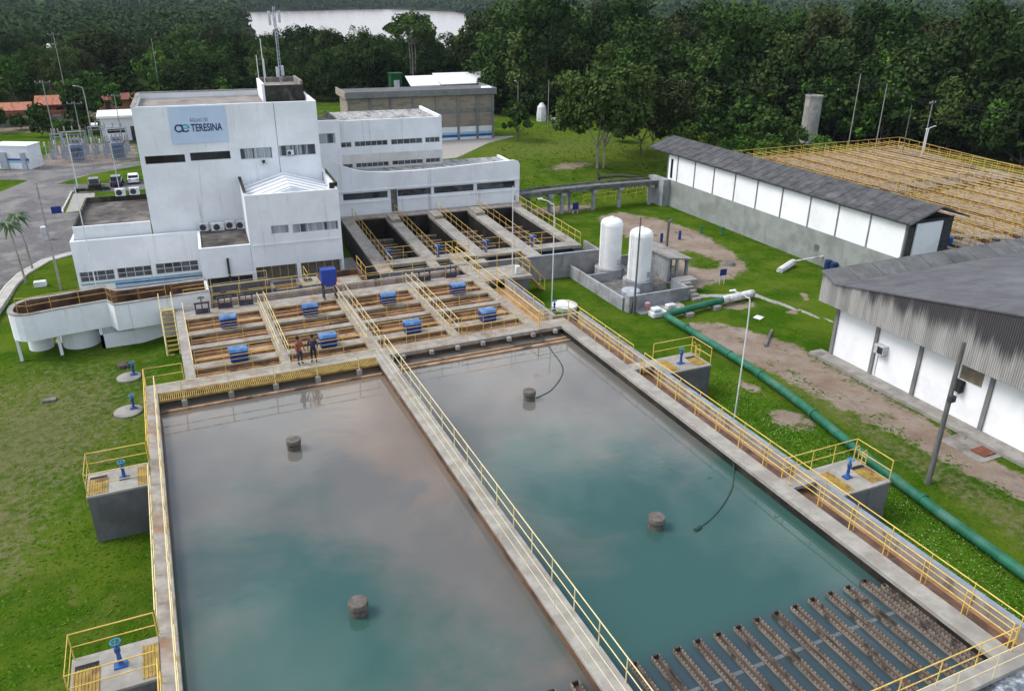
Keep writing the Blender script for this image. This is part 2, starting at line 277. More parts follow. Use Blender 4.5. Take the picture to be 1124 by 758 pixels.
# ------------------------------------------------------------------ mesh helpers
WM = {}
class MB:
    """collects shapes; fr = (origin x, origin y, degrees) turns a local frame into the world"""
    def __init__(s, fr=None):
        s.v = []; s.f = []; s.fr = fr
        if fr: s.c, s.n = math.cos(R(fr[2])), math.sin(R(fr[2]))
    def p(s, x, y, z):
        if s.fr: x, y = s.fr[0] + s.c * x - s.n * y, s.fr[1] + s.n * x + s.c * y
        s.v.append((x, y, z)); return len(s.v) - 1
    def poly(s, pts): s.f.append([s.p(*q) for q in pts]); return s
    def box(s, x0, x1, y0, y1, z0, z1):
        i = [s.p(x, y, z) for z in (z0, z1) for x, y in ((x0, y0), (x1, y0), (x1, y1), (x0, y1))]
        for q in ((3, 2, 1, 0), (4, 5, 6, 7), (0, 1, 5, 4), (1, 2, 6, 5), (2, 3, 7, 6), (3, 0, 4, 7)): s.f.append([i[k] for k in q])
        return s
    def prism(s, prof, axis, a0, a1):
        """polygon prof extruded along axis 'x' (prof = y,z), 'y' (prof = x,z) or 'z' (prof = x,y)"""
        def q(a, b, t): return {'x': (t, a, b), 'y': (a, t, b), 'z': (a, b, t)}[axis]
        i0 = [s.p(*q(a, b, a0)) for a, b in prof]; i1 = [s.p(*q(a, b, a1)) for a, b in prof]
        n = len(prof); s.f.append(i0[::-1]); s.f.append(i1)
        for k in range(n): s.f.append([i0[k], i0[(k + 1) % n], i1[(k + 1) % n], i1[k]])
        return s
    def path(s, pts, r, n=6, r2=None):
        pts = [Vector(q) for q in pts]; rings = []
        for k, q in enumerate(pts):
            t = (pts[min(k + 1, len(pts) - 1)] - pts[max(k - 1, 0)]).normalized()
            a = Vector((0, 0, 1)) if abs(t.z) < .9 else Vector((1, 0, 0))
            e = t.cross(a).normalized(); g = e.cross(t)
            rr = r if r2 is None else r + (r2 - r) * k / (len(pts) - 1)
            rings.append([s.p(*(q + rr * (math.cos(2 * math.pi * j / n) * e + math.sin(2 * math.pi * j / n) * g))) for j in range(n)])
        for A, B in zip(rings, rings[1:]):
            for j in range(n): s.f.append([A[j], A[(j + 1) % n], B[(j + 1) % n], B[j]])
        s.f.append(rings[0][::-1]); s.f.append(rings[-1]); return s
    def lathe(s, cx, cy, prof, n=24):
        rings = [[s.p(cx + r * math.cos(2 * math.pi * j / n), cy + r * math.sin(2 * math.pi * j / n), z) for j in range(n)] for r, z in prof]
        for A, B in zip(rings, rings[1:]):
            for j in range(n): s.f.append([A[j], A[(j + 1) % n], B[(j + 1) % n], B[j]])
        s.f.append(rings[0][::-1]); s.f.append(rings[-1]); return s
    def ring(s, c, ax, rad, r, n=20, m=6):
        c = Vector(c); ax = Vector(ax).normalized(); e = ax.orthogonal().normalized(); g = ax.cross(e); R_ = []
        for j in range(n):
            a = 2 * math.pi * j / n; d = math.cos(a) * e + math.sin(a) * g
            R_.append([s.p(*(c + d * (rad + r * math.cos(2 * math.pi * k / m)) + ax * r * math.sin(2 * math.pi * k / m))) for k in range(m)])
        for j in range(n):
            A, B = R_[j], R_[(j + 1) % n]
            for k in range(m): s.f.append([A[k], A[(k + 1) % m], B[(k + 1) % m], B[k]])
        return s
    def build(s, name, mat, parent=None, smooth=False, bevel=0):
        me = bpy.data.meshes.new(name); v = s.v
        if parent is not None:
            inv = WM[parent.name].inverted(); v = [tuple(inv @ Vector(q)) for q in v]
        me.from_pydata(v, [], s.f); me.materials.append(MATS[mat] if isinstance(mat, str) else mat); me.update()
        o = bpy.data.objects.new(name, me); COL.objects.link(o)
        if parent is not None: o.parent = parent; WM[o.name] = WM[parent.name]
        else: WM[o.name] = Matrix.Identity(4)
        if smooth:
            me.polygons.foreach_set('use_smooth', [True] * len(me.polygons)); me.set_sharp_from_angle(angle=R(38))
        if bevel:
            bv = o.modifiers.new('bevel', 'BEVEL'); bv.width = bevel; bv.segments = 2; bv.limit_method = 'ANGLE'
        return o
def tag(o, label, cat, group=None, kind=None):
    o['label'] = label; o['category'] = cat
    if group: o['group'] = group
    if kind: o['kind'] = kind
    return o
def thing(name, label, cat, loc=(0, 0, 0), rz=0, group=None):
    o = bpy.data.objects.new(name, None); COL.objects.link(o); o.empty_display_size = .2
    o.location = loc; o.rotation_euler = (0, 0, rz)
    WM[o.name] = Matrix.Translation(loc) @ Matrix.Rotation(rz, 4, 'Z')
    return tag(o, label, cat, group)
def struct(o): o['kind'] = 'structure'; return o
def stuff(o, label=None, cat=None):
    o['kind'] = 'stuff'
    if label: tag(o, label, cat)
    return o
def dup(root, loc, rz=0, label=None, group=None, scale=None):
    r = root.copy(); COL.objects.link(r); r.location = loc; r.rotation_euler = (0, 0, rz)
    if scale: r.scale = scale if isinstance(scale, tuple) else (scale,) * 3
    if label: r['label'] = label
    if group: r['group'] = group
    for ch in root.children:
        c = ch.copy(); COL.objects.link(c); c.parent = r
        for g in ch.children:
            d = g.copy(); COL.objects.link(d); d.parent = c
    return r
# ------------------------------------------------------------------ ground (one sheet to the horizon)
def seg(a, b, n): return list(np.linspace(a, b, n, endpoint=False))
xs = np.array(seg(-4000, -400, 24) + seg(-400, -60, 30) + seg(-60, -28, 20) + seg(-28, 62, 205) + seg(62, 130, 40) + seg(130, 520, 40) + seg(520, 5200, 40) + [5200.])
ys = np.array(seg(-600, -20, 12) + seg(-20, 6, 12) + seg(6, 90, 190) + seg(90, 150, 90) + seg(150, 260, 35) + seg(260, 700, 45) + seg(700, 1500, 30) + seg(1500, 8000, 40) + [8000.])
GX, GY = np.meshgrid(xs, ys)
def sdist(poly, X=None, Y=None):
    """signed distance to a polygon, positive inside"""
    X = GX if X is None else X; Y = GY if Y is None else Y
    d = np.full(X.shape, 1e9); ins = np.zeros(X.shape, bool); n = len(poly)
    for i in range(n):
        x1, y1 = poly[i]; x2, y2 = poly[(i + 1) % n]; dx, dy = x2 - x1, y2 - y1
        t = np.clip(((X - x1) * dx + (Y - y1) * dy) / (dx * dx + dy * dy + 1e-12), 0, 1)
        d = np.minimum(d, np.hypot(X - x1 - t * dx, Y - y1 - t * dy))
        if abs(dy) > 1e-9:
            c = ((y1 > Y) != (y2 > Y)) & (X < x1 + (Y - y1) / dy * dx); ins ^= c
    return np.where(ins, d, -d)
def soft(poly, w=.8): return np.clip(.5 + sdist(poly) / (2 * w), 0, 1)
def blob(x, y, rx, ry, a=0, w=.5):
    c, s_ = math.cos(R(a)), math.sin(R(a)); X = (GX - x) * c + (GY - y) * s_; Y = -(GX - x) * s_ + (GY - y) * c
    return np.clip(.5 + (1 - np.hypot(X / rx, Y / ry)) / (2 * w), 0, 1)
RIVER = [(40, 330), (60, 285), (100, 272), (150, 262), (205, 300), (235, 420), (245, 560), (340, 770), (445, 1210), (400, 1420), (127, 1180), (80, 620)]
Z = np.zeros(GX.shape)
Z -= .3 * np.clip((-1.2 - GX) / 1.5, 0, 1) * np.clip((75 - GY) / 10, 0, 1)
riv = sdist(RIVER); Z = np.where(riv > -30, np.minimum(Z, -7 * np.clip((riv + 22) / 30, 0, 1)), Z)
r_ = np.hypot(GX, GY); Z += 22 * np.clip((r_ - 2600) / 2500, 0, 1) ** 1.5
# a low grass mound beyond the bridge
Z += 1.0 * np.exp(-(((GX - 47) / 9) ** 2 + ((GY - 98) / 5) ** 2)) + .5 * np.exp(-(((GX - 60) / 9) ** 2 + ((GY - 104) / 7) ** 2))
def gz(x, y):
    return (-.3 * min(1, max(0, (-1.2 - x) / 1.5)) * min(1, max(0, (75 - y) / 10)) + 1.0 * math.exp(-(((x - 47) / 9) ** 2 + ((y - 98) / 5) ** 2)) + .5 * math.exp(-(((x - 60) / 9) ** 2 + ((y - 104) / 7) ** 2)))
dirt = soft([(42.2, 71), (43, 73), (46.3, 73.8), (48.6, 69.5), (49.6, 64.6), (48.2, 57), (46.5, 52.6), (43.5, 50.6), (39, 50), (40, 56), (41.5, 62), (42, 66.8)], 1.0)
dirt *= 1 - soft([(42.8, 59.5), (45, 58.5), (45.4, 55), (43.8, 53.2), (42, 54.5)], .9)
dirt = np.maximum(dirt, soft([(33.3, 44), (36, 43.2), (37.2, 41), (38.2, 38.4), (38.6, 36), (38.3, 30), (37.9, 26), (37.4, 20), (37, 8), (35.2, 8), (35.3, 18), (35.0, 22.5), (34.7, 26.5), (34.0, 34), (33.3, 38)], .8) * .95)
dirt = np.maximum(dirt, blob(30.7, 29.4, 1.0, 1.3, 10, .5)); dirt = np.maximum(dirt, blob(31.3, 33.8, .6, .9, 0, .6) * .8)
dirt = np.maximum(dirt, blob(40.5, 77.3, 4.5, 1.6, 0, .6) * .9); dirt = np.maximum(dirt, blob(52, 96, 5, 1.3, 20, .7) * .75)
dirt = np.maximum(dirt, blob(42.6, 42.6, .5, .4, 0, .5)); dirt = np.maximum(dirt, blob(46, 45, 1.2, .4, 60, .5) * .7); dirt = np.maximum(dirt, blob(39.8, 45.3, 1.6, .8, 0, .6) * .8)
dirt = np.maximum(dirt, soft([(-15, 122.7), (-2, 125), (-2, 141), (-13.5, 143)], 1.2) * .85)
dirt = np.maximum(dirt, soft([(-40, 157), (-2, 157), (-2, 185), (-40, 190)], 3) * .6)
dry = blob(-9, 45, 5.5, 8.5, -15, .9); dry = np.maximum(dry, blob(-9.5, 36, 2.5, 5, 0, .9) * .9); dry = np.maximum(dry, blob(-6.5, 49, 2, 1.5, 0, .9) * .8)
dry = np.maximum(dry, soft([(32.9, 42), (34.3, 34), (35.0, 22), (35.4, 8), (31.4, 8), (32.6, 24), (33.2, 34)], .7) * .62)
dry = np.maximum(dry, blob(58, 112, 16, 10, 0, .9) * .55); dry = np.maximum(dry, blob(45, 58, 5, 9, 0, .9) * .4)
asph = soft([(-60, 50), (-14.5, 56), (-13.4, 70), (-12.2, 75.5), (-10.2, 79.4), (-7.8, 80.6), (-7, 82), (-7, 96), (-9.6, 96.4), (-9.9, 97), (-9.3, 107), (-6.5, 105.5), (2, 105.5), (2, 110.4), (-7, 110.8), (-11.6, 112.5), (-8, 117), (-2, 121.3), (4, 122), (4, 124.5), (-60, 124)], .35)
asph *= 1 - soft([(-40, 118), (-18, 117.8), (-14.8, 116.4), (-17.3, 110.2), (-40, 103)], .5)
mead = blob(60, 112, 17, 17, 20, .9)
pave = soft([(36, 110), (40.5, 110.3), (43.5, 113.5), (49.8, 120.4), (57, 125), (43, 128), (34, 127)], .5)
pave = np.maximum(pave, soft([(60, 151), (69, 144.6), (78, 137.6), (84, 130.5), (85.5, 131.5), (79, 139.4), (70, 146.4), (61, 153.5)], .5))
pave = np.maximum(pave, soft([(36.8, 49.2), (42.3, 47.1), (42.5, 46.4), (36.8, 48.4)], .3)); pave = np.maximum(pave, soft([(42, 47.2), (43.8, 39.6), (44.2, 39.7), (42.7, 47.3)], .25) * .9)
pave = np.maximum(pave, soft([(31.6, 48), (36, 48), (36, 46.6), (31.6, 46.6)], .3) * .8)
pave = np.maximum(pave, soft([(-8.2, 58.5), (-7.8, 69), (20, 69), (20, 58.5)], .5)); pave = np.maximum(pave, soft([(-9.6, 96.6), (-9.3, 106.5), (-7, 105.6), (-7, 97)], .3))
wood = np.clip((np.hypot(GX, GY) - 175) / 20, 0, 1); wood = np.maximum(wood, soft([(-4, 139), (12, 137), (27, 131), (30, 190), (-4, 190)], 2)); wood = np.maximum(wood, np.clip(.5 + sdist([(60, 152), (76, 139), (84, 127), (96, 108), (112, 92), (109, 40), (400, 30), (400, 400), (60, 260)]) / 8, 0, 1))
nv = GX.size
me = bpy.data.meshes.new('ground'); ny_, nx_ = GX.shape
idx = np.arange(nv).reshape(ny_, nx_)
fc = np.stack([idx[:-1, :-1], idx[:-1, 1:], idx[1:, 1:], idx[1:, :-1]], -1).reshape(-1, 4)
def np_mesh(me, verts, faces):
    k = faces.shape[1]
    me.vertices.add(len(verts)); me.vertices.foreach_set('co', verts.astype(np.float32).ravel())
    me.loops.add(faces.size); me.loops.foreach_set('vertex_index', faces.astype(np.int32).ravel())
    me.polygons.add(len(faces)); me.polygons.foreach_set('loop_start', np.arange(0, faces.size, k, dtype=np.int32))
    me.polygons.foreach_set('loop_total', np.full(len(faces), k, dtype=np.int32)); me.update(calc_edges=True); me.validate()
np_mesh(me, np.stack([GX, GY, Z], -1).reshape(-1, 3), fc)
me.polygons.foreach_set('use_smooth', [True] * len(me.polygons))
for nm, a in (('dirt', dirt), ('dry', dry), ('asph', asph), ('pave', pave), ('wood', wood), ('mead', mead)):
    at = me.attributes.new(nm, 'FLOAT', 'POINT'); at.data.foreach_set('value', a.astype(np.float32).ravel())
m, nt, b, pos = newmat('ground')
def attr(n): a = nt.nodes.new('ShaderNodeAttribute'); a.attribute_name = n; return a.outputs['Fac']
n_s = noise(nt, pos, 2.6, 6, .7); n_m = noise(nt, pos, .35, 5, .65); n_f = noise(nt, pos, 9, 4, .7); n_l = noise(nt, pos, .09, 4, .6)
g = mixc(nt, ramp(nt, n_s, .34, .68), (.024, .066, .004), (.046, .108, .006))
g = mixc(nt, ramp(nt, n_f, .45, .75), g, (.06, .115, .008))
g = mixc(nt, ramp(nt, n_m, .46, .68), g, (.095, .125, .02))
g = mixc(nt, ramp(nt, n_l, .45, .7), g, (.030, .078, .005)); g = mixc(nt, math_(nt, 'MULTIPLY', ramp(nt, noise(nt, pos, .16, 6, .7), .42, .6), .65), g, (.098, .142, .014)); g = mixc(nt, math_(nt, 'MULTIPLY', ramp(nt, noise(nt, pos, .8, 6, .7), .58, .7), .55), g, (.14, .13, .05))
def edge(a, spread, lo=.42, hi=.58, nz=n_s, k=.5):
    return ramp(nt, math_(nt, 'ADD', a, math_(nt, 'MULTIPLY', math_(nt, 'SUBTRACT', nz, .5), spread)), lo, hi)
g = mixc(nt, math_(nt, 'MULTIPLY', ramp(nt, math_(nt, 'ADD', attr('mead'), math_(nt, 'SUBTRACT', n_m, .5)), .1, .8), .85), g, mixc(nt, ramp(nt, n_s, .35, .7), (.075, .12, .014), (.13, .16, .03)))
dryc = mixc(nt, ramp(nt, n_s, .35, .65), (.085, .10, .025), (.165, .15, .08))
g = mixc(nt, math_(nt, 'MULTIPLY', edge(attr('dry'), 1.5, .3, .8), .8), g, dryc)
dc = mixc(nt, ramp(nt, n_m, .3, .7), (.205, .15, .11), (.30, .245, .20)); dc = mixc(nt, math_(nt, 'MULTIPLY', ramp(nt, n_s, .52, .75), .6), dc, (.34, .30, .26)); dc = mixc(nt, ramp(nt, noise(nt, pos, .6, 7, .7), .56, .66), dc, (.095, .105, .03)); dc = mixc(nt, math_(nt, 'MULTIPLY', ramp(nt, noise(nt, scaled(nt, pos, (1, .35, 1)), .8, 5, .6), .58, .7), .7), dc, (.15, .135, .125))
g = mixc(nt, edge(attr('dirt'), 1.6, .36, .64, noise(nt, pos, 1.1, 7, .72)), g, dc)
ac = mixc(nt, ramp(nt, n_s, .35, .65), (.125, .12, .125), (.165, .16, .16)); ac = mixc(nt, ramp(nt, n_m, .45, .68), ac, (.25, .235, .215)); ac = mixc(nt, ramp(nt, n_l, .5, .6), ac, (.21, .20, .19))
g = mixc(nt, edge(attr('asph'), .25), g, ac)
pc = mixc(nt, ramp(nt, n_s, .35, .65), (.30, .285, .255), (.38, .365, .34))
g = mixc(nt, edge(attr('pave'), .35), g, pc)
g = mixc(nt, attr('wood'), g, mixc(nt, ramp(nt, n_m, .4, .6), (.02, .03, .012), (.035, .045, .018)))
link(nt, g, b.inputs['Base Color']); b.inputs['Roughness'].default_value = .95; b.inputs['Specular IOR Level'].default_value = 0
bump(nt, b, math_(nt, 'ADD', math_(nt, 'MULTIPLY', n_s, .6), n_f), .12, .7)
me.materials.append(m)
go = bpy.data.objects.new('ground', me); COL.objects.link(go); struct(go)

rw = MB(); rw.f.append([rw.p(x, y, -3.2) for x, y in RIVER]); struct(rw.build('river', 'river water'))

# ------------------------------------------------------------------ settling basins
D = 2.1; WL = 1.55
def sheet(name, mat, x0, x1, y0, y1, z, fr=None):
    q = MB(fr); q.poly([(x0, y0, z), (x1, y0, z), (x1, y1, z), (x0, y1, z)]); return struct(q.build(name, mat))
sb = thing('settling_basin', 'twin open concrete settling basins filling the foreground', 'water basin', (10.5, 25, 0))
def bx(name, mat, parent, *dims, fr=None, bevel=0):
    q = MB(fr)
    for d in dims: q.box(*d)
    return q.build(name, mat, parent, bevel=bevel)
bx('side_walkway', 'deck concrete', sb, (-2.4, -1.8, 5, 43.2, D - .22, D), bevel=.02)
bx('side_wall', 'wet brown wall', sb, (-2.36, -1.84, 5, 43.2, -.6, D - .222))
bx('dividing_walkway', 'pale concrete', sb, (10.22, 11.08, 5, 43.2, D - .16, D), bevel=.02)
bx('dividing_wall', 'wet brown wall', sb, (10.26, 11.04, 5, 43.2, -.5, D - .162))
bx('side_walkway', 'pale concrete', sb, (22.75, 23.58, 11.502, 43.2, D - .2, D), bevel=.02)
bx('side_wall', 'black wet shaded wall', sb, (22.79, 23.5, 10.95, 43.2, -.5, D - .202))  # near-black base colour paints shade onto this sun-facing basin face
bx('channel_ledge', 'wet brown wall', sb, (24.0, 24.4, 11.502, 44.2, -.5, 1.72))
bx('channel_wall', 'channel side wall', sb, (24.9, 25.12, 11.502, 44.3, -.5, D - .05))
bx('wall_cap', 'wall cap bluish', sb, (24.87, 25.15, 11.503, 44.33, D - .048, D + .02))
bx('end_walkway', 'pale concrete', sb, (11.082, 27.25, 10.85, 11.5, D - .18, D), bevel=.02)
bx('end_wall', 'wet brown wall', sb, (-1.8, 27.2, 10.95, 11.4, -.5, D - .184))
# far end: deck, baffle, bracket blocks
bx('inlet_walkway', 'deck concrete', sb, (-2.4, 23.58, 43.204, 43.8, D - .25, D - .002), (-2.4, 23.58, 42.55, 43.198, D - .25, D - .004), bevel=.02)
bx('inlet_wall', 'wet brown wall', sb, (-1.8, 22.75, 42.75, 43.1, -.5, D - .252))
q = MB(); q.box(-1.78, 10.2, 41.68, 41.74, D - .16, D - .03); q.box(-1.78, 10.2, 42.46, 42.52, D - .16, D - .03)
for k in range(118):
    x = -1.74 + k * .1015; q.box(x, x + .052, 41.74, 42.46, D - .1, D - .04)
q.build('grating_walkway', 'yellow grating', sb)
for x in (-.55, 1.85, 4.25, 6.6, 9.0): bx('bracket', 'pale concrete', sb, (x - .14, x + .14, 41.52, 41.78, 1.5, 1.93))
for x in (11.9, 13.7, 15.4, 17.1, 18.9, 20.6, 22.2): bx('bracket', 'pale concrete', sb, (x - .12, x + .12, 42.25, 42.56, 1.78, 2.0))
bx('inlet_beam', 'board brown', sb, (-1.8, 10.22, 41.1, 41.26, 1.3, 1.66)); bx('inlet_beam', 'board brown', sb, (11.08, 22.75, 41.2, 41.4, 1.3, 1.64), (11.08, 22.75, 41.75, 41.9, 1.3, 1.62))
# water
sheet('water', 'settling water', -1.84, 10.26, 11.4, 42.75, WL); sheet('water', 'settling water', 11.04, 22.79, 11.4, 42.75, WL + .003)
sheet('water', 'dark channel water', 23.5, 24.0, 11.5, 44.2, 1.3); sheet('water', 'brown channel water', 24.4, 24.9, 11.5, 44.2, 1.45)
sheet('outfall_water', 'foam water', 11, 27.0, 6, 10.945, 1.8)
bx('outfall_wall', 'rendered grey wall', sb, (27.0, 27.25, 5.75, 10.84, -.5, D - .02), (11, 26.998, 5.75, 6.0, -.5, D - .02))

# launders (V-notched troughs)
def launder(x, yf, yn, label, w=.135):
    t = thing('launder_trough', label, 'trough', (x, yf, 1.3), group='launder troughs at the near end of the basins')
    q = MB(); q.box(x - w + .02, x + w - .02, yn, yf - .052, 1.36, 1.572); q.build('trough_floor', 'trough inside', t)
    for s_ in (-1, 1):
        xx = x + s_ * w; q = MB(); q.box(xx - .016, xx + .016, yn, yf, 1.3, 1.715)
        for k in range(int((yf - yn) / .15)):
            y = yn + .03 + k * .15; q.prism([(y, 1.718), (y + .06, 1.718), (y + .045, 1.665), (y + .015, 1.665)], 'x', xx - .019, xx + .019)
        o = q.build('weir_plate', 'trough plate', t); o.data.materials.append(MATS['notch dark'])
        for p_ in o.data.polygons[6:]: p_.material_index = 1
    q = MB(); q.box(x - w + .017, x + w - .017, yf - .05, yf, 1.3, 1.73); q.build('end_plate', 'notch dark', t)
LX = [11.92 + .855 * k for k in range(13)]
for k, x in enumerate(LX):
    pl = 'first' if k == 0 else 'last' if k == 12 else ('second third fourth fifth sixth seventh eighth ninth tenth eleventh twelfth'.split()[k - 1])
    launder(x, 16.42 - .02 * (k % 3), 11.41, ('rusty notched trough nearest the walkway between the basins' if k == 0 else 'rusty notched trough closest to the right basin wall' if k == 12 else f'{pl} rusty notched trough counting right from the dividing walkway'))
launder(22.66, 15.9, 11.41, 'brown notched gutter fixed along the right basin wall', .09)
for k in range(2): launder(9.75 - .86 * k, 16.5, 11.41, ['brown trough end left of the dividing walkway at the bottom edge', 'second brown trough left of the dividing walkway, mostly below frame'][k])
t = tag(bx('cross_beam', 'sunk beam', None, *[(LX[k] + .19, LX[k + 1] - .19, 14.68, 14.82, 1.4, 1.556) for k in range(12)]), 'pale cross beam just breaking the water between the notched troughs', 'beam')

# round inlet posts
for (x, y, lab) in ((4.05, 34.86, 'round concrete stub post in the far half of the left basin'), (16.85, 34.99, 'round concrete stub post in the far half of the right basin'), (16.85, 22.48, 'round concrete stub post in the right basin near the troughs'), (4.17, 22.5, 'round concrete stub post in the near half of the left basin')):
    t = thing('round_post', lab, 'post', (x, y, 1.2), group='round posts standing in the basins')
    q = MB(); q.lathe(x, y, [(.33, 1.0), (.33, 1.80), (.30, 1.81), (.30, 1.85), (.36, 1.86)]); q.build('shaft', 'post concrete', t, smooth=True)
    q = MB(); q.lathe(x, y, [(.35, 1.861), (.36, 1.87), (.36, 2.06), (.34, 2.09), (.26, 2.095)]); q.build('cap', 'post concrete', t, smooth=True)

# hoses lying in the water
def curve_pts(pts, n=8):
    pts = [Vector(q) for q in pts]; o = []
    for i in range(len(pts) - 1):
        a = pts[max(i - 1, 0)]; b_ = pts[i]; c = pts[i + 1]; d = pts[min(i + 2, len(pts) - 1)]
        for k in range(n):
            t_ = k / n; o.append(.5 * ((2 * b_) + (c - a) * t_ + (2 * a - 5 * b_ + 4 * c - d) * t_ ** 2 + (3 * b_ - a - 3 * c + d) * t_ ** 3))
    o.append(pts[-1]); return o
q = MB(); q.path(curve_pts([(21.2, 42.6, 1.95), (21.15, 42.0, 1.57), (20.9, 40.3, 1.56), (20.3, 37.6, 1.56), (18.6, 35.6, 1.56), (17.25, 34.95, 1.56)]), .035); tag(q.build('hose', 'hose green'), 'thin dark hose floating toward the far right round post', 'hose')
q = MB(); q.path(curve_pts([(22.78, 24.95, 1.9), (22.6, 24.6, 1.57), (21.6, 23.5, 1.56), (20.4, 22.6, 1.56), (19.2, 21.95, 1.56), (18.4, 21.67, 1.56)]), .04); q.path([(18.55, 21.7, 1.57), (18.2, 21.6, 1.57)], .1, 8); tag(q.build('hose', 'hose green'), 'dark hose with thick end trailing from the right wall', 'hose')

# ------------------------------------------------------------------ railings
def railing(pts, label, h=1.05, sp=1.75, mat='yellow paint', group=None, r=.03, mid=True, nm='railing'):
    r *= .78
    pts = [Vector(q) for q in pts]; t = thing(nm, label, 'railing', tuple(pts[0]), group=group)
    up = Vector((0, 0, h))
    q = MB(); q.path([a + up for a in pts], r); q.build('top_rail', mat, t)
    if mid: q = MB(); q.path([a + up * .5 for a in pts], r * .85); q.build('mid_rail', mat, t)
    ps = []
    for a, b_ in zip(pts, pts[1:]):
        n = max(1, round((b_ - a).length / sp)); ps += [a.lerp(b_, k / n) for k in range(n)]
    ps.append(pts[-1])
    q = MB(); q.path([pts[0], pts[0] + up], r); po = q.build('post', mat, t)
    for a in ps[1:]:
        c = po.copy(); COL.objects.link(c); c.location = a - pts[0]
    return t
LN = 'yellow railing '
railing([(-2.36, 18, D), (-2.36, 21.3, D)], LN + 'at the outer left walkway edge below the nearest valve box')
railing([(-2.36, 23.6, D), (-2.36, 33.3, D)], LN + 'on the outer left walkway edge between the two valve boxes', mat='faded yellow paint')
railing([(-2.36, 35.5, D), (-2.36, 43.75, D), (-.4, 43.75, D)], LN + 'round the far left corner above the lawn')
railing([(-1.86, 18, D), (-1.86, 42.6, D)], LN + 'along the water side of the left walkway', mat='faded yellow paint')
railing([(11.02, 12, D), (11.02, 43.2, D)], LN + 'along the right side of the dividing walkway', mat='faded yellow paint')
railing([(10.28, 12, D), (10.28, 42.5, D)], 'low pale railing along the left side of the dividing walkway', mat='faded yellow paint', r=.016, sp=2.4)
railing([(23.52, 11.6, D), (23.52, 43.0, D)], LN + 'along the right basin walkway beside the brown channel')
railing([(24.1, 11.7, 1.72), (24.1, 34.8, 1.72)], LN + 'on the brown ledge inside the right channel', h=1.42)
railing([(24.1, 36.0, 1.72), (24.1, 44.2, 1.72)], LN + 'on the channel ledge beyond the far right valve box', h=1.42)
railing([(11.2, 11.44, D), (23.5, 11.44, D)], LN + 'across the near end walkway in front of the troughs')
railing([(11.2, 10.9, D), (27.2, 10.9, D)], LN + 'on the outfall side of the near end walkway', mat='faded yellow paint', r=.022)
railing([(24.1, 11.44, D), (27.2, 11.44, D)], LN + 'on the near end walkway right of the channel')
q = thing('railing', 'pale railing on bracket blocks along the yellow grating walkway', 'railing', (-.55, 41.6, 1.9))
m_ = MB(); m_.path([(-1.8, 41.62, D + .95), (10.2, 41.62, D + .95)], .022); m_.build('top_rail', 'faded yellow paint', q)
m_ = MB(); m_.path([(-1.8, 41.62, D + .5), (10.2, 41.62, D + .5)], .02); m_.build('mid_rail', 'faded yellow paint', q)
for x in (-.55, 1.85, 4.25, 6.6, 9.0):
    m_ = MB(); m_.path([(x, 41.6, 1.9), (x - .05, 41.62, D + .95)], .03); m_.build('post', 'faded yellow paint', q)
railing([(11.1, 42.6, D), (22.8, 42.6, D)], 'thin yellow railing on the inlet deck edge of the right basin', r=.02)

# ------------------------------------------------------------------ flocculator
fl = thing('flocculation_tank', 'concrete flocculation tank divided into cells of brown water', 'water tank', (10.5, 48, 0))
WX = [(-.33, .25), (4.95, 5.5), (10.22, 10.98), (15.55, 16.1), (20.7, 21.35)]
BY = [(45.0, 45.72), (48.0, 48.6), (50.3, 50.98), (53.25, 54.3)]
for k, (a, b_) in enumerate(WX):
    bx('walkway_deck', 'deck concrete' if k != 0 else 'pale concrete', fl, (a, b_, 43.804, 54.3 if k not in (2,) else 54.3, D - .2, D + .004), bevel=.015)
    bx('dividing_wall', 'stained cell wall', fl, (a + .08, b_ - .08, 43.81, 54.25, -.5, D - .205))
for c in range(4):
    xa, xb = WX[c][1] + .002, WX[c + 1][0] - .002
    for k, (a, b_) in enumerate(BY):
        bx('beam_deck', 'deck concrete', fl, (xa, xb, a, b_, D - .16, D), bevel=.015)
        bx('baffle_wall', 'stained cell wall', fl, (xa, xb, a + .08, b_ - .06, -.5, D - .165))
    for (a, b_) in ((43.8, 45.0), (45.72, 48.0), (48.6, 50.3), (50.98, 53.25)):
        mid = (a + b_) / 2
        bx('baffle_board', 'board brown', fl, (xa, xb, mid - .06, mid + .06, 1.5, 1.9), (xa, xb, b_ - .34, b_ - .26, 1.5, 1.86))
        if c in (0, 1, 3): bx('landing_board', 'board brown', fl, (xb - 1.5, xb, mid + .1, b_ - .4, 1.72, 1.8))
sheet('water', 'brown channel water', .2, 20.8, 43.75, 53.3, 1.66)
bx('outer_wall', 'rendered grey wall', fl, (-.31, -.24, 43.8, 54.2, -.5, 1.9))
for c in range(4):
    xa, xb = WX[c][1] + .1, WX[c + 1][0] - .1; nm = 'first second third fourth'.split()[c]
    for k, (a, b_) in enumerate(BY[:3]):
        rr = 'nearest middle far'.split()[k]
        railing([(xa, a + .07, D), (xb, a + .07, D)], f'thin yellow railing on the {rr} cross beam of the {nm} cell column from the left', r=.02, sp=1.6, group='railings across the flocculation cells', mat='yellow paint')
    railing([(xa, 43.72, D), (xb, 43.72, D)], f'thin yellow railing along the front deck of the {nm} cell column from the left', r=.022, sp=1.6, group='railings across the flocculation cells')
    for k in (0, 2):
        pass
for k, (a, b_) in enumerate(WX):
    nm = 'left outer, second, central, fourth, right outer'.split(', ')[k]
    if k != 4: railing([(b_ - .05, 43.9, D), (b_ - .05, 53.8, D)], f'yellow railing on the right edge of the {nm} flocculator walkway', r=.026, mat='faded yellow paint', sp=1.5)
    if k in (1, 2, 3): railing([(a + .05, 44.4, D), (a + .05, 53.8, D)], f'yellow railing on the left edge of the {nm} flocculator walkway', r=.024, mat='faded yellow paint', sp=1.5)
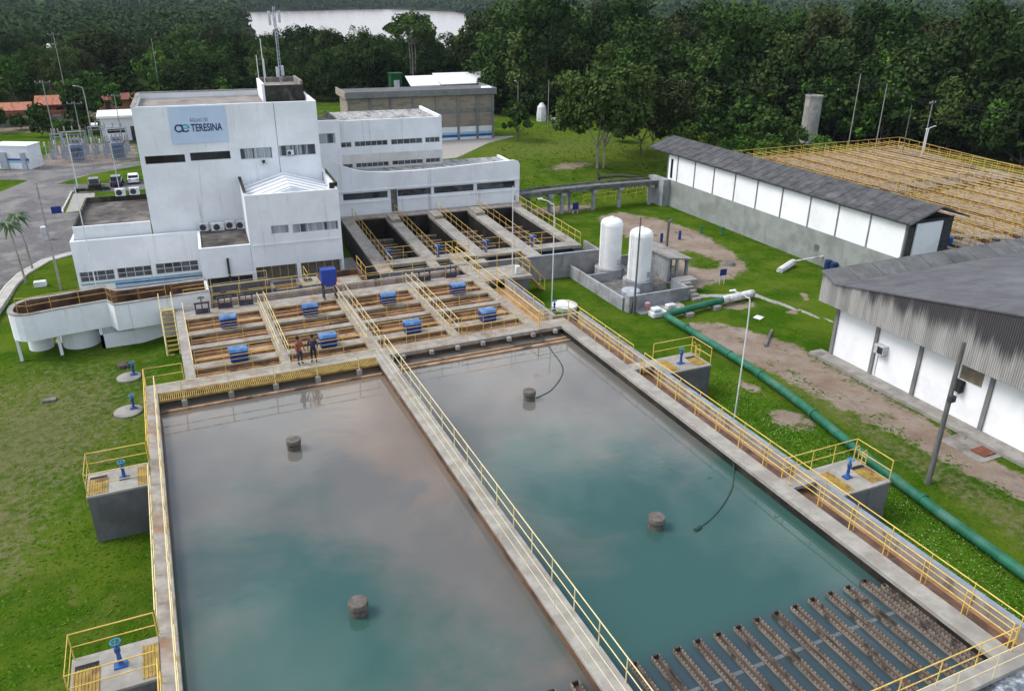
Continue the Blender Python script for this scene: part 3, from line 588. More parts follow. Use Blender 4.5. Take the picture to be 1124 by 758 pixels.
railing([(21.3, 43.0, D), (21.3, 58.6, D)], LN + 'along the long right edge of the flocculation tank')
railing([(21.4, 43.1, D), (23.5, 43.1, D), ], LN + 'joining the flocculator to the right basin walkway')
# side channel right of the flocculator
sc = thing('side_channel', 'brown water channel wall right of the flocculation tank', 'channel', (22.2, 48, 0))
bx('outer_wall', 'channel side wall', sc, (23.03, 23.22, 44.335, 52.6, -.3, D - .04)); bx('wall_cap', 'wall cap bluish', sc, (23.0, 23.25, 44.335, 52.6, D - .038, D + .02))
bx('end_wall', 'channel side wall', sc, (23.0, 25.1, 44.34, 44.5, -.3, D - .06))
bx('inner_wall', 'wet brown wall', sc, (21.352, 21.42, 43.804, 52.6, -.3, D - .05)); sheet('water', 'brown channel water', 21.4, 23.05, 43.8, 52.6, 1.4)
railing([(22.35, 44.4, 1.45), (22.35, 52.5, 1.45)], LN + 'inside the side channel beside the flocculator', h=1.6, r=.028)

# mixer covers
def mixer(x, y, label):
    t = thing('mixer_cover', label, 'machine cover', (x, y, D), group='blue mixer covers on the flocculation tank')
    w, d_ = .5, .4
    q = MB(); q.box(x - w, x + w, y - d_, y + d_, D + .05, D + .68); q.build('housing', 'cover blue', t, bevel=.05)
    q = MB(); q.prism([(y - d_ - .04, D + .682), (y + d_ + .04, D + .682), (y + d_ - .05, D + .82), (y - d_ + .08, D + .82)], 'x', x - w - .04, x + w + .04); q.build('lid', 'cover lid blue', t, bevel=.03)
    q = MB(); q.box(x - w - .01, x + w + .01, y - d_ - .012, y - d_ - .002, D + .26, D + .30); q.build('band', 'light metal', t)
    q = MB(); q.box(x - w + .1, x + w - .1, y - d_ + .08, y + d_ - .08, D - .03, D + .049); q.build('base_plinth', 'dark metal', t)
for j, y in enumerate((45.35, 50.95)):
    for i, x in enumerate((2.75, 8.0, 13.4, 18.6)):
        mixer(x, y - .05, f"blue mixer cover in the {'near' if j == 0 else 'far'} row, {['leftmost', 'second from left', 'third from left', 'rightmost'][i]}")

# ------------------------------------------------------------------ inlet works behind the flocculator
iw = thing('inlet_chamber', 'grey and brown concrete inlet channels behind the flocculation tank', 'channel', (8, 57, 0))
bx('front_deck', 'deck concrete', iw, (.252, 20.698, 54.304, 54.8, D - .3, D - .03))
bx('rear_wall', 'rendered grey wall', iw, (2.2, 6.45, 58.3, 58.6, -.3, D + .35), (2.2, 2.4, 56.9, 58.3, -.3, D + .3))
bx('gallery_wall', 'rendered grey wall', iw, (2.41, 6.44, 56.5, 56.9, -.3, D - .25), (6.445, 6.65, 56.9, 58.6, -.3, D + .1), (8.35, 8.55, 56.9, 58.6, -.3, D + .1), (6.655, 8.345, 58.4, 58.6, -.3, D + .1), (6.655, 8.345, 56.9, 57.05, -.3, D - .05))
bx('slab', 'pale concrete', iw, (8.555, 10.0, 56.9, 58.7, D - .2, D + .02)); bx('hatch', 'dark metal', iw, (8.9, 9.5, 57.6, 58.4, D + .022, D + .05))
bx('front_wall', 'channel side wall', iw, (.26, 20.69, 56.2, 56.45, -.3, D - .02))
bx('pool_wall', 'wet brown wall', iw, (10.05, 10.25, 56.455, 59.2, -.3, D + .05), (13.2, 13.4, 56.455, 59.2, -.3, D + .1), (10.255, 13.195, 59.0, 59.2, -.3, D + .1))
bx('gallery_floor', 'black wet shaded wall', iw, (2.41, 6.44, 56.905, 58.295, 0.02, .3))
sheet('water', 'brown channel water', .2, 20.7, 54.8, 56.2, 1.5); sheet('water', 'brown channel water', 6.66, 8.34, 57.05, 58.4, 1.7); sheet('water', 'brown channel water', 10.25, 13.2, 56.45, 59.0, 1.75)
bx('wash_slab', 'pale concrete', iw, (11.6, 13.1, 56.5, 58.6, 1.7, 1.82))
railing([(.4, 56.25, D), (9.6, 56.25, D)], LN + 'along the left part of the inlet channel')
railing([(9.0, 56.7, D), (9.0, 58.4, D)], 'short yellow railing beside the dark hatch', r=.025)
railing([(13.25, 59.1, D + .1), (13.25, 56.35, D), (20.6, 56.35, D)], LN + 'along the right part of the inlet channel')
railing([(.4, 54.4, D), (20.6, 54.4, D)], 'thin yellow railing on the flocculator side of the inlet channel', r=.02)
def gate_frame(x, y, label):
    t = thing('sluice_gate', label, 'sluice gate', (x, y, D), group='sluice gate frames at the inlet channel')
    q = MB()
    for s_ in (-.42, .42): q.box(x + s_ - .05, x + s_ + .05, y - .05, y + .05, D - .3, D + .7)
    q.box(x - .5, x + .5, y - .07, y + .07, D + .702, D + .8); q.build('frame', 'purple grey metal', t)
    q = MB(); q.box(x - .36, x + .36, y - .03, y + .03, D - .4, D + .35); q.build('gate_plate', 'purple grey metal', t)
    q = MB(); q.path([(x, y, D + .3), (x, y, D + 1.15)], .035, 8); q.build('spindle', 'dark metal', t)
    q = MB(); q.ring((x, y, D + 1.12), (0, 0, 1), .2, .025); q.path([(x - .2, y, D + 1.12), (x + .2, y, D + 1.12)], .018); q.path([(x, y - .2, D + 1.12), (x, y + .2, D + 1.12)], .018); q.build('handwheel', 'dark metal', t)
gate_frame(1.4, 54.0, 'dark sluice gate standing by the far left corner of the flocculator'); gate_frame(2.9, 54.55, 'dark sluice gate behind the far left mixer cover'); gate_frame(4.3, 54.6, 'dark sluice gate left of the second flocculator walkway')
gate_frame(17.3, 54.6, 'dark sluice gate just right of the fourth flocculator walkway'); gate_frame(19.4, 54.6, 'dark sluice gate behind the far right mixer cover')
# dosing hopper
t = thing('dosing_hopper', 'tall blue hopper on dark legs at the inlet channel', 'hopper', (9.9, 53.6, D))
q = MB(); q.box(9.4, 10.45, 53.3, 54.0, D + 1.3, D + 2.2); q.prism([(9.4, D + 1.298), (10.45, D + 1.298), (10.2, D + .95), (9.65, D + .95)], 'y', 53.3, 54.0); q.build('bin', 'hopper blue', t, bevel=.02)
for x in (9.5, 10.35):
    for y in (53.4, 53.9): q = MB(); q.box(x - .05, x + .05, y - .05, y + .05, D, D + 1.29); q.build('leg', 'purple grey metal', t)
q = MB(); q.box(9.5, 10.35, 53.37, 53.42, D + .45, D + .55); q.box(9.5, 10.35, 53.88, 53.93, D + .45, D + .55); q.build('brace', 'purple grey metal', t)

# platform between flocculator and filters with steps to the grass
pf = thing('platform', 'raised concrete platform with stairs beside the flocculator', 'platform', (24, 54, 0))
bx('slab', 'deck concrete', pf, (21.36, 25.4, 52.605, 55.6, D - .25, D), bevel=.02); bx('support_wall', 'rendered grey wall', pf, (23.5, 25.2, 52.8, 55.4, -.2, D - .252))
bx('box', 'plastic white', pf, (24.3, 24.65, 53.2, 53.5, D, D + .65), bevel=.04); bx('slab', 'pale concrete', pf, (21.9, 23.2, 56.2, 57.2, D - .1, D + .25))
railing([(22.0, 55.5, D), (25.3, 55.5, D), (25.3, 52.9, D)], LN + 'around the platform above the grass stairs')
q = MB()
for k in range(9): q.box(25.45 + .2 * k, 25.72 + .2 * k, 54.4, 55.3, D - .23 * (k + 1), D - .23 * (k + 1) + .05)
t = thing('metal_stairs', 'yellow metal stairs from the platform down to the grass', 'stairs', (26.3, 54.8, 0)); q.build('tread', 'yellow grating', t)
for y in (54.4, 55.3): q = MB(); q.path([(25.4, y, D - .05), (27.4, y, -.02)], .06); q.build('stringer', 'yellow paint', t); q = MB(); q.path([(25.4, y, D), (25.4, y, D + 1), (27.4, y, .95), (27.4, y, 0)], .03); q.build('handrail', 'yellow paint', t)
# stairs by the lawn
t = thing('metal_stairs', 'steep yellow metal stairs on the lawn left of the flocculator', 'stairs', (-.7, 54, -.3))
q = MB()
for k in range(10): q.box(-1.15, -.42, 52.6 + .25 * k, 52.82 + .25 * k, -.05 + .235 * k, 0 + .235 * k)
q.build('tread', 'yellow grating', t); bx('landing', 'faded yellow paint', t, (-1.2, -.36, 55.1, 56.0, 2.2, 2.28))
for x in (-1.2, -.4): q = MB(); q.path([(x, 52.4, -.3), (x, 55.1, 2.2)], .06); q.build('stringer', 'faded yellow paint', t); q = MB(); q.path([(x, 52.5, -.3), (x, 52.5, .75), (x, 55.1, 3.2), (x, 56, 3.2), (x, 56, 2.2)], .028); q.build('handrail', 'faded yellow paint', t)
bx('bridge_slab', 'deck concrete', t, (-.33, .25, 54.31, 56.0, 1.9, 2.08))
# ------------------------------------------------------------------ valve boxes on the basin sides
def valve_stand(x, y, z, label, h=.85, mat='valve blue', group=None, wheel='valve teal'):
    t = thing('valve_stand', label, 'valve', (x, y, z), group=group)
    q = MB(); q.box(x - .2, x + .2, y - .14, y + .14, z, z + .06); q.lathe(x, y, [(.11, z + .061), (.085, z + .1), (.065, z + h * .55), (.095, z + h * .6), (.095, z + h * .78), (.05, z + h * .82), (.025, z + h)], 12); q.build('column', mat, t, smooth=True)
    q = MB(); q.ring((x, y, z + h), (0, 0, 1), .15, .026)
    for a in range(4): q.path([(x, y, z + h), (x + .15 * math.cos(a * math.pi / 2), y + .15 * math.sin(a * math.pi / 2), z + h)], .016, 5)
    q.build('handwheel', wheel, t, smooth=True)
def valve_box(x0, x1, y0, y1, zb, label, gr, slot, side):
    t = thing('valve_box', label, 'valve box', ((x0 + x1) / 2, (y0 + y1) / 2, zb))
    bx('wall', 'rendered grey wall', t, (x0, x1, y0, y1, zb - .3, D - .1)); bx('cover_slab', 'pale concrete', t, (x0 - .03, x1 + (.03 if side > 0 else 0), y0 - .03, y1 + .03, D - .098, D + .01), bevel=.015)
    for (a, b_, c, d_) in gr:
        q = MB(); q.box(a, b_, c, d_, D + .011, D + .02); n = int((b_ - a) / .09)
        for k in range(n + 1): q.box(a + k * (b_ - a) / n - .012, a + k * (b_ - a) / n + .012, c, d_, D + .021, D + .045)
        q.box(a - .03, a - .013, c, d_, D + .011, D + .05); q.box(b_ + .013, b_ + .03, c, d_, D + .011, D + .05); q.build('grating', 'yellow grating', t)
    a, b_, c, d_ = slot; bx('opening', 'rubber', t, (a, b_, c, d_, D + .011, D + .018))
valve_box(-4.92, -2.405, 33.4, 35.35, -.3, 'grey concrete valve box on the lawn, farther along the left basin wall', [(-4.85, -4.15, 33.47, 34.75), (-2.88, -2.45, 33.5, 35.05)], (-4.85, -4.15, 34.76, 34.95), -1)
valve_box(-4.98, -2.405, 21.6, 23.5, -.3, 'grey concrete valve box in the bottom left corner of the picture', [(-4.9, -4.2, 21.7, 22.9), (-2.88, -2.45, 21.7, 23.2)], (-4.9, -4.2, 22.91, 23.12), -1)
valve_box(25.16, 28.12, 33.75, 35.7, 0, 'grey concrete valve box beside the far part of the right channel', [(25.4, 25.95, 33.9, 35.35), (27.25, 27.95, 33.95, 34.95)], (27.25, 27.95, 34.97, 35.2), 1)
valve_box(25.16, 27.98, 20.5, 22.65, 0, 'grey concrete valve box on the flowery grass, nearer on the right channel', [(25.4, 25.9, 20.65, 22.2), (27.1, 27.85, 20.7, 21.8)], (27.1, 27.85, 21.82, 22.05), 1)
valve_stand(-3.45, 34.35, D + .01, 'blue handwheel valve on the farther left valve box'); valve_stand(-3.55, 22.6, D + .01, 'blue handwheel valve on the bottom left valve box', h=1.0)
valve_stand(26.55, 34.6, D + .01, 'blue handwheel valve on the far right valve box', h=.95); valve_stand(26.4, 21.5, D + .01, 'blue handwheel valve on the near right valve box', h=.95)
railing([(-2.42, 35.33, D), (-4.88, 35.33, D), (-4.88, 33.45, D), (-2.44, 33.45, D)], LN + 'on three sides of the farther left valve box', sp=2.4)
railing([(-2.42, 23.48, D), (-4.94, 23.48, D), (-4.94, 21.65, D), (-2.44, 21.65, D)], LN + 'on three sides of the bottom left valve box', sp=2.4)
railing([(25.3, 35.68, D), (28.08, 35.68, D), (28.08, 33.8, D)], LN + 'on the far and right sides of the far right valve box', sp=2.2)
railing([(23.6, 22.62, D), (25.3, 22.62, D), (27.95, 22.62, D), (27.95, 20.55, D)], LN + 'on the far and right sides of the near right valve box', sp=1.6)
for (y, lab) in ((35.3, 'small concrete bridge over the channel to the far right valve box'), (22.2, 'small concrete bridge over the channel to the near right valve box')):
    tag(bx('foot_bridge', 'pale concrete', None, (23.582, 25.155, y - .4, y + .4, D - .14, D + .025), bevel=.01), lab, 'foot bridge')
for (x, y, z, lab) in ((27.75, 35.3, D, 'yellow hooped ladder top on the far right valve box'), (27.55, 22.25, D, 'yellow hooped ladder top on the near right valve box')):
    q = MB()
    for dy in (-.22, .22): q.path([(x + .55, y + dy, 0), (x + .5, y + dy, z + .6), (x + .4, y + dy, z + .75), (x + .22, y + dy, z + .7), (x + .2, y + dy, z)], .03)
    for k in range(8): q.path([(x + .54, y - .22, .3 + .3 * k), (x + .54, y + .22, .3 + .3 * k)], .02)
    tag(q.build('ladder', 'yellow paint', None), lab, 'ladder')
# white pipes stacked against the channel wall
for k in range(4):
    q = MB(); q.path([(25.9 + .28 * k, 40.9 + .1 * k, .12), (25.5 + .28 * k, 36.3, 1.0)], .1, 10); tag(q.build('white_pipe', 'plastic white', None, smooth=True), 'white plastic pipe leaning beside the far right valve box', 'pipe', 'white pipes leaning by the valve box')
# discs on the lawn
def disc(x, y, z, r, lab, mat='ash slab', h=.12):
    q = MB(); q.lathe(x, y, [(r, z - .1), (r, z + h - .02), (r - .03, z + h)], 32); return tag(q.build('manhole_cover', mat, None, smooth=True), lab, 'manhole cover')
disc(-3.6, 50.7, -.3, .72, 'round concrete manhole slab on the lawn nearer the white channel'); disc(-3.65, 45.85, -.3, .78, 'round concrete manhole slab on the lawn nearer the basin corner'); disc(27.0, 50.2, 0, 1.0, 'round white manhole slab on grass beside a lamp pole', 'plastic white', .3)
valve_stand(-3.3, 50.85, -.18, 'slim blue valve spindle on the farther lawn slab', h=.85); valve_stand(-3.35, 46.0, -.18, 'slim blue valve spindle on the nearer lawn slab', h=.85); valve_stand(26.0, 49.9, 0, 'blue valve spindle beside the round white slab', h=.8)
q = MB(); q.lathe(-3.9, 52.6, [(.42, -.4), (.38, -.1), (.2, .02)], 9); tag(q.build('tree_stump', 'bark dark', None), 'dark tree stump on the lawn near the white channel', 'tree stump')
q = MB(); q.box(-8.3, -7.55, 49.0, 49.4, -.3, -.16); tag(q.build('concrete_scrap', 'debris grey', None, bevel=.04), 'grey piece of rubble lying on the pale lawn', 'rubble')

# ------------------------------------------------------------------ building frame
FB = (-7.09, 67.92, -3.0)
def BW(u, v, z): c, s_ = math.cos(R(-3)), math.sin(R(-3)); return (FB[0] + c * u - s_ * v, FB[1] + s_ * u + c * v, z)
def wall_open(q, u0, u1, z0, z1, v0, v1, ops=()):
    zs_ = sorted({z0, z1, *[o[2] for o in ops], *[o[3] for o in ops]})
    for a, b_ in zip(zs_, zs_[1:]):
        cuts = sorted([(o[0], o[1]) for o in ops if o[2] <= a + 1e-6 and o[3] >= b_ - 1e-6]); x = u0
        for c, d_ in cuts:
            if c > x: q.box(x, c, v0, v1, a, b_)
            x = d_
        if x < u1: q.box(x, u1, v0, v1, a, b_)
def window(fr, o, v, parent, glass='window grey', nx=4, nz=1, rec=.1, frame='window frame', fw=.05):
    u0, u1, z0, z1 = o; q = MB(fr); a, b_ = v + rec, v + rec + .06
    q.box(u0, u0 + fw, a, b_, z0, z1); q.box(u1 - fw, u1, a, b_, z0, z1); q.box(u0 + fw, u1 - fw, a, b_, z0, z0 + fw); q.box(u0 + fw, u1 - fw, a, b_, z1 - fw, z1)
    for k in range(1, nx): x = u0 + (u1 - u0) * k / nx; q.box(x - fw * .45, x + fw * .45, a, b_, z0 + fw, z1 - fw)
    if nz == 2:
        zm = (z0 + z1) / 2
        for k in range(nx): q.box(u0 + (u1 - u0) * k / nx + fw, u0 + (u1 - u0) * (k + 1) / nx - fw, a + .003, b_ - .003, zm - .02, zm + .02)
    w = q.build('window', frame, parent)
    q = MB(fr); q.box(u0 + .01, u1 - .01, a + .025, a + .035, z0 + .01, z1 - .01); q.build('pane', glass, w)
    return w
bd = thing('plant_building', 'large white stepped office and filter building with company sign', 'building', (0, 72, 0), R(-3))
WWm = 'white wall'
# left wing
ops = [(.3, 2.8, .85, 1.72), (3.0, 5.55, .88, 1.76), (5.85, 9.1, .9, 1.82)]
q = MB(FB); wall_open(q, .12, 9.4, -.4, 4.22, 0, .25, ops); q.box(.12, .37, .252, 11, -.4, 4.2); q.build('wing_wall', WWm, bd)
for o, n in zip(ops, (4, 4, 5)): window(FB, o, 0, bd, 'window grey', n, 2, rec=.12)
q = MB(FB); q.box(.15, 9.38, .26, .6, 3.9, 4.1); q.build('roof_gutter', 'mouldy dark wall', bd)
q = MB(FB); q.box(.45, 6.0, .6, .78, 3.8, 5.2); q.build('parapet', WWm, bd)
q = MB(FB); q.box(.45, .6, .781, 11.0, 3.9, 5.2); q.box(.601, 6.0, 10.85, 11.0, 3.9, 5.2); q.build('parapet', 'mouldy dark wall', bd)
q = MB(FB); q.box(.6, 6.0, .78, 10.85, 4.5, 4.72); q.build('roof', 'flat roof dirty', bd)
for (m_, z0, z1, u0) in (('stripe teal', .60, .78, .3), ('stripe blue', .42, .56, 2.7), ('stripe light', .26, .40, 2.7), ('stripe blue', .08, .22, 2.7)):
    q = MB(FB); q.box(u0, 9.35, -.012, -.002, z0, z1); q.build('painted_stripe', m_, bd)
def ac_unit(fr, u, v, z, label, group, rz=0, ww=.42, hh=.7):
    p = (fr[0] + math.cos(R(fr[2])) * u - math.sin(R(fr[2])) * v, fr[1] + math.sin(R(fr[2])) * u + math.cos(R(fr[2])) * v, z)
    t = thing('air_conditioner', label, 'air conditioner', p, R(fr[2]), group)
    q = MB(fr); q.box(u - ww, u + ww, v - .17, v + .17, z + .06, z + hh); q.build('casing', 'plastic white', t, bevel=.02)
    q = MB(fr); c = (u - .08, v - .175, z + hh * .54); fr_ = hh * .36
    n = 18; rim = [q.p(c[0] + fr_ * math.cos(2 * math.pi * k / n), c[1] - .006, c[2] + fr_ * math.sin(2 * math.pi * k / n)) for k in range(n)]; q.f.append(rim)
    q.build('fan_grille', 'dark metal', t)
    q = MB(fr); q.box(u - ww + .05, u - ww + .12, v - .16, v + .16, z, z + .059); q.box(u + ww - .12, u + ww - .05, v - .16, v + .16, z, z + .059); q.build('foot', 'dark metal', t)
    return t
ac_unit(FB, 3.35, 10.5, 5.2, 'left of two air conditioner units on the wing roof edge', None); ac_unit(FB, 4.5, 10.6, 5.2, 'right of two air conditioner units on the wing roof edge', None)
# tower
T0, T1 = 6.1, 19.85
wins = [((6.45, 9.35, 9.66, 10.28), 'window dark', 2), ((9.75, 12.75, 9.72, 10.36), 'window dark', 2), ((13.5, 16.0, 9.58, 10.48), 'window curtain', 4), ((16.55, 19.5, 9.66, 10.55), 'window curtain', 4)]
q = MB(FB); wall_open(q, T0, T1, 3.8, 13.95, .6, .85, [w[0] for w in wins]); q.box(T0, T0 + .25, .852, 10.5, 3.8, 13.95); q.box(T1 - .25, T1, .852, 10.5, 3.0, 13.95); q.box(T0 + .251, T1 - .251, 10.25, 10.5, 8, 13.95); q.build('tower_wall', WWm, bd)
q = MB(FB); q.box(T0 + .25, T1 - .25, .85, 10.25, 13.2, 13.5); q.build('tower_roof', 'flat roof sandy', bd)
q = MB(FB); q.box(T0 + .02, T1 - .02, 10.2, 10.55, 13.952, 14.02); q.box(T0 - .05, T0 + .28, .7, 10.2, 13.952, 14.0); q.build('roof_coping', 'flat roof sandy', bd)
for w, g_, n in wins: window(FB, w, .6, bd, g_, n, 1, rec=.14, fw=.045, frame='window frame' if g_ != 'window dark' else 'dark metal')
q = MB(FB); q.box(16.48, 16.52, .592, .598, 3.8, 13.9); q.build('wall_joint', 'debris grey', bd)
ac_unit(FB, 17.4, .42, 9.75, 'small air conditioner fixed in the right tower window', None, ww=.26, hh=.42); ac_unit(FB, 15.3, .42, 9.2, 'small air conditioner box below the tower window with curtains', None, ww=.2, hh=.4)
# penthouse
q = MB(FB); q.box(16.1, 16.3, 5, 10.2, 13.5, 14.95); q.build('penthouse_wall', WWm, bd)
q = MB(FB); q.box(16.301, 19.5, 5, 5.2, 13.5, 14.8); q.build('penthouse_wall', 'mouldy dark wall', bd)
q = MB(FB); q.box(19.3, 19.5, 5.2, 10.2, 13.5, 15.1); q.box(16.3, 19.3, 10.0, 10.2, 13.5, 15.0); q.build('penthouse_wall', 'flat roof sandy', bd)
q = MB(FB); q.box(16.3, 19.3, 5.2, 10.0, 14.4, 14.6); q.build('penthouse_roof', 'flat roof sandy', bd)
# centre block with skylight roof
C0, C1, CV = 13.12, 20.12, -5.5
cw = [((14.78, 16.12, 4.88, 5.58), 'window curtain', 2), ((16.4, 19.92, 4.82, 5.56), 'window curtain', 6)]
co = [(13.3, 16.42, 1.1, 2.4), (16.74, 20.0, 1.1, 2.4)]
q = MB(FB); wall_open(q, C0, C1, -.3, 8.05, CV, CV + .25, [w[0] for w in cw] + co); q.box(C0, C0 + .22, CV + .252, .598, -.3, 8.2); q.box(C1 - .22, C1, CV + .252, 8.6, -.3, 8.2); q.build('centre_wall', WWm, bd)
q = MB(FB); q.box(C0 + .222, C1 - .222, CV - .06, CV - .003, 4.1, 4.2); q.build('wall_ledge', WWm, bd)
for w, g_, n in cw: window(FB, w, CV, bd, g_, n, 1, rec=.12)
for o in co: window(FB, o, CV, bd, 'brick lattice', 5, 1, rec=.9, frame='faded yellow paint', fw=.04)
q = MB(FB); q.box(C0 + .22, C1 - .22, CV + .25, CV + .9, 1.0, 1.1); q.build('gallery_floor', 'ash slab', bd)
q = MB(FB); uc = (C0 + C1) / 2
q.poly([(C0 + .22, CV + .26, 7.35), (uc, CV + .26, 8.35), (uc, .59, 8.35), (C0 + .22, .59, 7.35)]); q.poly([(uc, CV + .26, 8.35), (C1 - .22, CV + .26, 7.35), (C1 - .22, .59, 7.35), (uc, .59, 8.35)]); q.build('skylight_roof', 'skylight white', bd)
q = MB(FB); q.prism([(C0 + .222, 7.0), (C1 - .222, 7.0), (C1 - .222, 7.34), (uc, 8.34), (C0 + .222, 7.34)], 'y', CV + .262, CV + .36); q.build('gable', 'skylight white', bd)
for k in range(5):
    y = CV + .6 + k * 1.2; q = MB(FB)
    for (a, za, b_, zb) in ((C0 + .25, 7.38, uc, 8.38), (uc, 8.38, C1 - .25, 7.38)): q.prism([(a, za), (b_, zb), (b_, zb + .08), (a, za + .08)], 'y', y, y + .45)
    q.build('skylight_rib', 'bright white panel', bd)
q = MB(FB); q.box(C1 - .02, C1 + .03, CV + .3, .5, 7.6, 8.5); q.box(C1 - .6, C1, CV + .27, CV + .4, 8.05, 8.5); q.build('dark_parapet', 'mouldy dark wall', bd)
q = MB(FB); q.box(C0 - .03, C0 + .2, CV + .26, .5, 8.2, 8.28); q.build('roof_coping', 'mouldy dark wall', bd)
# low terrace between wing and centre block
q = MB(FB); q.box(9.4, 13.1, CV - .02, CV + .2, -.3, 4.3); q.box(9.4, 9.6, CV + .2, .0, -.3, 4.25); q.build('terrace_wall', WWm, bd)
q = MB(FB); q.box(9.6, 13.1, CV + .2, .59, 3.9, 4.12); q.build('terrace_roof', 'flat roof dirty', bd)
for k, u in enumerate((9.95, 11.0, 12.0, 12.8)): ac_unit(FB, u, .1 - .25 * (k % 2), 4.12, f"{['leftmost', 'second from left', 'third from left', 'rightmost'][k]} air conditioner on the stained terrace below the tower", 'air conditioners on the low terrace', ww=[.36, .5, .4, .3][k])
q = MB(FB); q.box(9.7, 13.0, CV - .03, CV - .022, 1.0, 1.9); q.build('dark_opening', 'rubber', bd)
q = MB(FB); q.path([BW(11.35, CV - .12, 1.3), BW(11.35, CV - .12, 3.3)], .1, 8) if False else q.box(11.25, 11.42, CV - .2, CV - .04, 1.3, 3.4); q.build('vent_duct', 'dark metal', bd)
# low wing behind the filters (curved parapet)
EV = 8.85
ops = [(22.75, 27.1, 3.62, 4.27), (27.4, 28.05, 2.12, 4.36), (28.1, 31.5, 3.62, 4.29), (31.8, 36.0, 3.62, 4.30), (36.35, 40.5, 3.62, 4.32)]
q = MB(FB); wall_open(q, 20.12, 41.0, 1.2, 4.5, EV, EV + .25, ops)
top = [(20.12, 9.6), (20.6, 8.9), (21.2, 8.2), (22.0, 7.5), (22.9, 7.0), (23.8, 6.6), (25, 6.3), (27, 6.12), (30, 6.08), (34, 6.2), (38, 6.38), (40.4, 6.45), (40.85, 6.3), (41, 6.0)]
q.prism([(20.12, 4.502)] + top[:1] + top[1:] + [(41.0, 4.502)], 'y', EV - .05, EV + .2); q.box(40.75, 41, EV + .251, 15, 1.2, 5.9); q.build('low_wing_wall', WWm, bd)
for o in ops:
    if o[1] - o[0] > 1: window(FB, o, EV, bd, 'window grey', 2, 1, rec=.16, frame='dark metal', fw=.035)
q = MB(FB); q.box(27.4, 28.05, EV + .15, EV + .2, 2.12, 4.36); q.build('door', 'debris grey', bd)
q = MB(FB); q.box(20.2, 40.9, EV - .12, EV - .051, 4.42, 4.56); q.box(20.3, 27.2, EV - .06, EV - .003, 3.3, 3.4); q.box(28.1, 40.9, EV - .06, EV - .003, 3.3, 3.4); q.build('window_ledge', WWm, bd)
q = MB(FB); q.box(20.2, 40.75, EV + .25, 15, 5.5, 5.7); q.build('low_wing_roof', 'corrugated roof grey', bd)
q = MB(FB); q.box(26, 40.6, EV + .21, EV + .24, 4.6, 6.1); q.build('stained_parapet_back', 'white wall weathered', bd)
# rear block with two window rows
RV = 13.0
r1 = [(23.6, 24.65, 7.92, 8.44), (24.95, 28.3, 7.94, 8.46), (28.65, 31.9, 7.94, 8.48), (32.2, 33.75, 7.95, 8.5)]
r2 = [(23.6, 24.65, 5.85, 6.3), (24.95, 28.3, 5.85, 6.32), (28.65, 31.9, 5.88, 6.34), (32.2, 33.75, 5.9, 6.36)]
q = MB(FB); wall_open(q, 23.4, 34.0, 7.2, 10.5, RV, RV + .22, r1); q.box(33.78, 34.0, RV + .222, 21, 3, 10.5); q.build('rear_block_wall', WWm, bd)
q = MB(FB); wall_open(q, 23.4, 34.0, 3, 7.198, RV, RV + .22, r2); q.build('rear_block_wall', 'cream wall', bd)
for o in r1 + r2: window(FB, o, RV, bd, 'window grey', max(2, round((o[1] - o[0]) / .6)), 1, rec=.08, fw=.04)
q = MB(FB); q.box(23.4, 33.78, RV + .22, 21, 10.1, 10.3); q.build('rear_block_roof', 'corrugated roof grey', bd)
q = MB(FB)
for k in range(34): u = 23.6 + k * .3; q.prism([(u, 10.302), (u + .15, 10.302), (u + .075, 10.37)], 'y', RV + .3, 20.8)
q.build('roof_corrugation', 'corrugated roof grey', bd)
q = MB(FB); q.box(33.76, 34.02, RV + .1, 21, 10.502, 10.62); q.build('roof_coping', 'white wall weathered', bd)
lw = [(21.3, 22.95, 8.55, 9.55)]
q = MB(FB); wall_open(q, 19.86, 23.4, 3, 10.75, 12.0, 12.2, lw); q.build('link_wall', WWm, bd); window(FB, lw[0], 12.0, bd, 'window curtain', 2, 1, rec=.08)
q = MB(FB); q.box(19.86, 23.38, 12.2, 20, 10.0, 10.2); q.box(23.2, 23.38, 12.2, 20, 10.2, 10.75); q.build('link_roof', 'mouldy dark wall', bd)
# company sign
sg = thing('company_sign', 'pale blue sign with dark lettering high on the white tower', 'sign', BW(10.7, .5, 11), R(-3))
q = MB(FB); q.box(8.65, 12.8, .52, .595, 11.1, 13.88); q.build('panel', 'sign panel', sg)
def lettering(txt, u, z, size, mat, name, bold=0., sx=1.0):
    c = bpy.data.curves.new(name, 'FONT'); c.body = txt; c.size = size; c.extrude = .008; c.offset = bold; c.materials.append(MATS[mat])
    o0 = bpy.data.objects.new(name, c); COL.objects.link(o0); me = bpy.data.meshes.new_from_object(o0.evaluated_get(bpy.context.evaluated_depsgraph_get())); bpy.data.objects.remove(o0); me.name = name
    o = bpy.data.objects.new(name, me); COL.objects.link(o); o.parent = sg
    o.matrix_basis = WM[sg.name].inverted() @ Matrix.Translation(BW(u, .505, z)) @ Matrix.Rotation(R(-3), 4, 'Z') @ Matrix.Rotation(R(90), 4, 'X') @ Matrix.Diagonal((sx, 1, 1, 1)); return o
lettering('TERESINA', 10.12, 12.0, .80, 'sign navy', 'lettering', .014, .655)
lettering('\u00c1GUAS DE', 10.1, 12.72, .40, 'sign grey', 'lettering', 0, .70)
def arc(cu, cz, r, a0, a1, w, name, mat, extra=()):
    q = MB(FB); n = 20
    for k in range(n):
        t0, t1 = R(a0 + (a1 - a0) * k / n), R(a0 + (a1 - a0) * (k + 1) / n)
        q.prism([(cu + r_ * math.cos(t), cz + r_ * math.sin(t)) for r_, t in ((r - w, t0), (r + w, t0), (r + w, t1), (r - w, t1))], 'y', .50, .517)
    for pr in extra: q.prism(pr, 'y', .498, .516)
    return q.build(name, mat, sg)
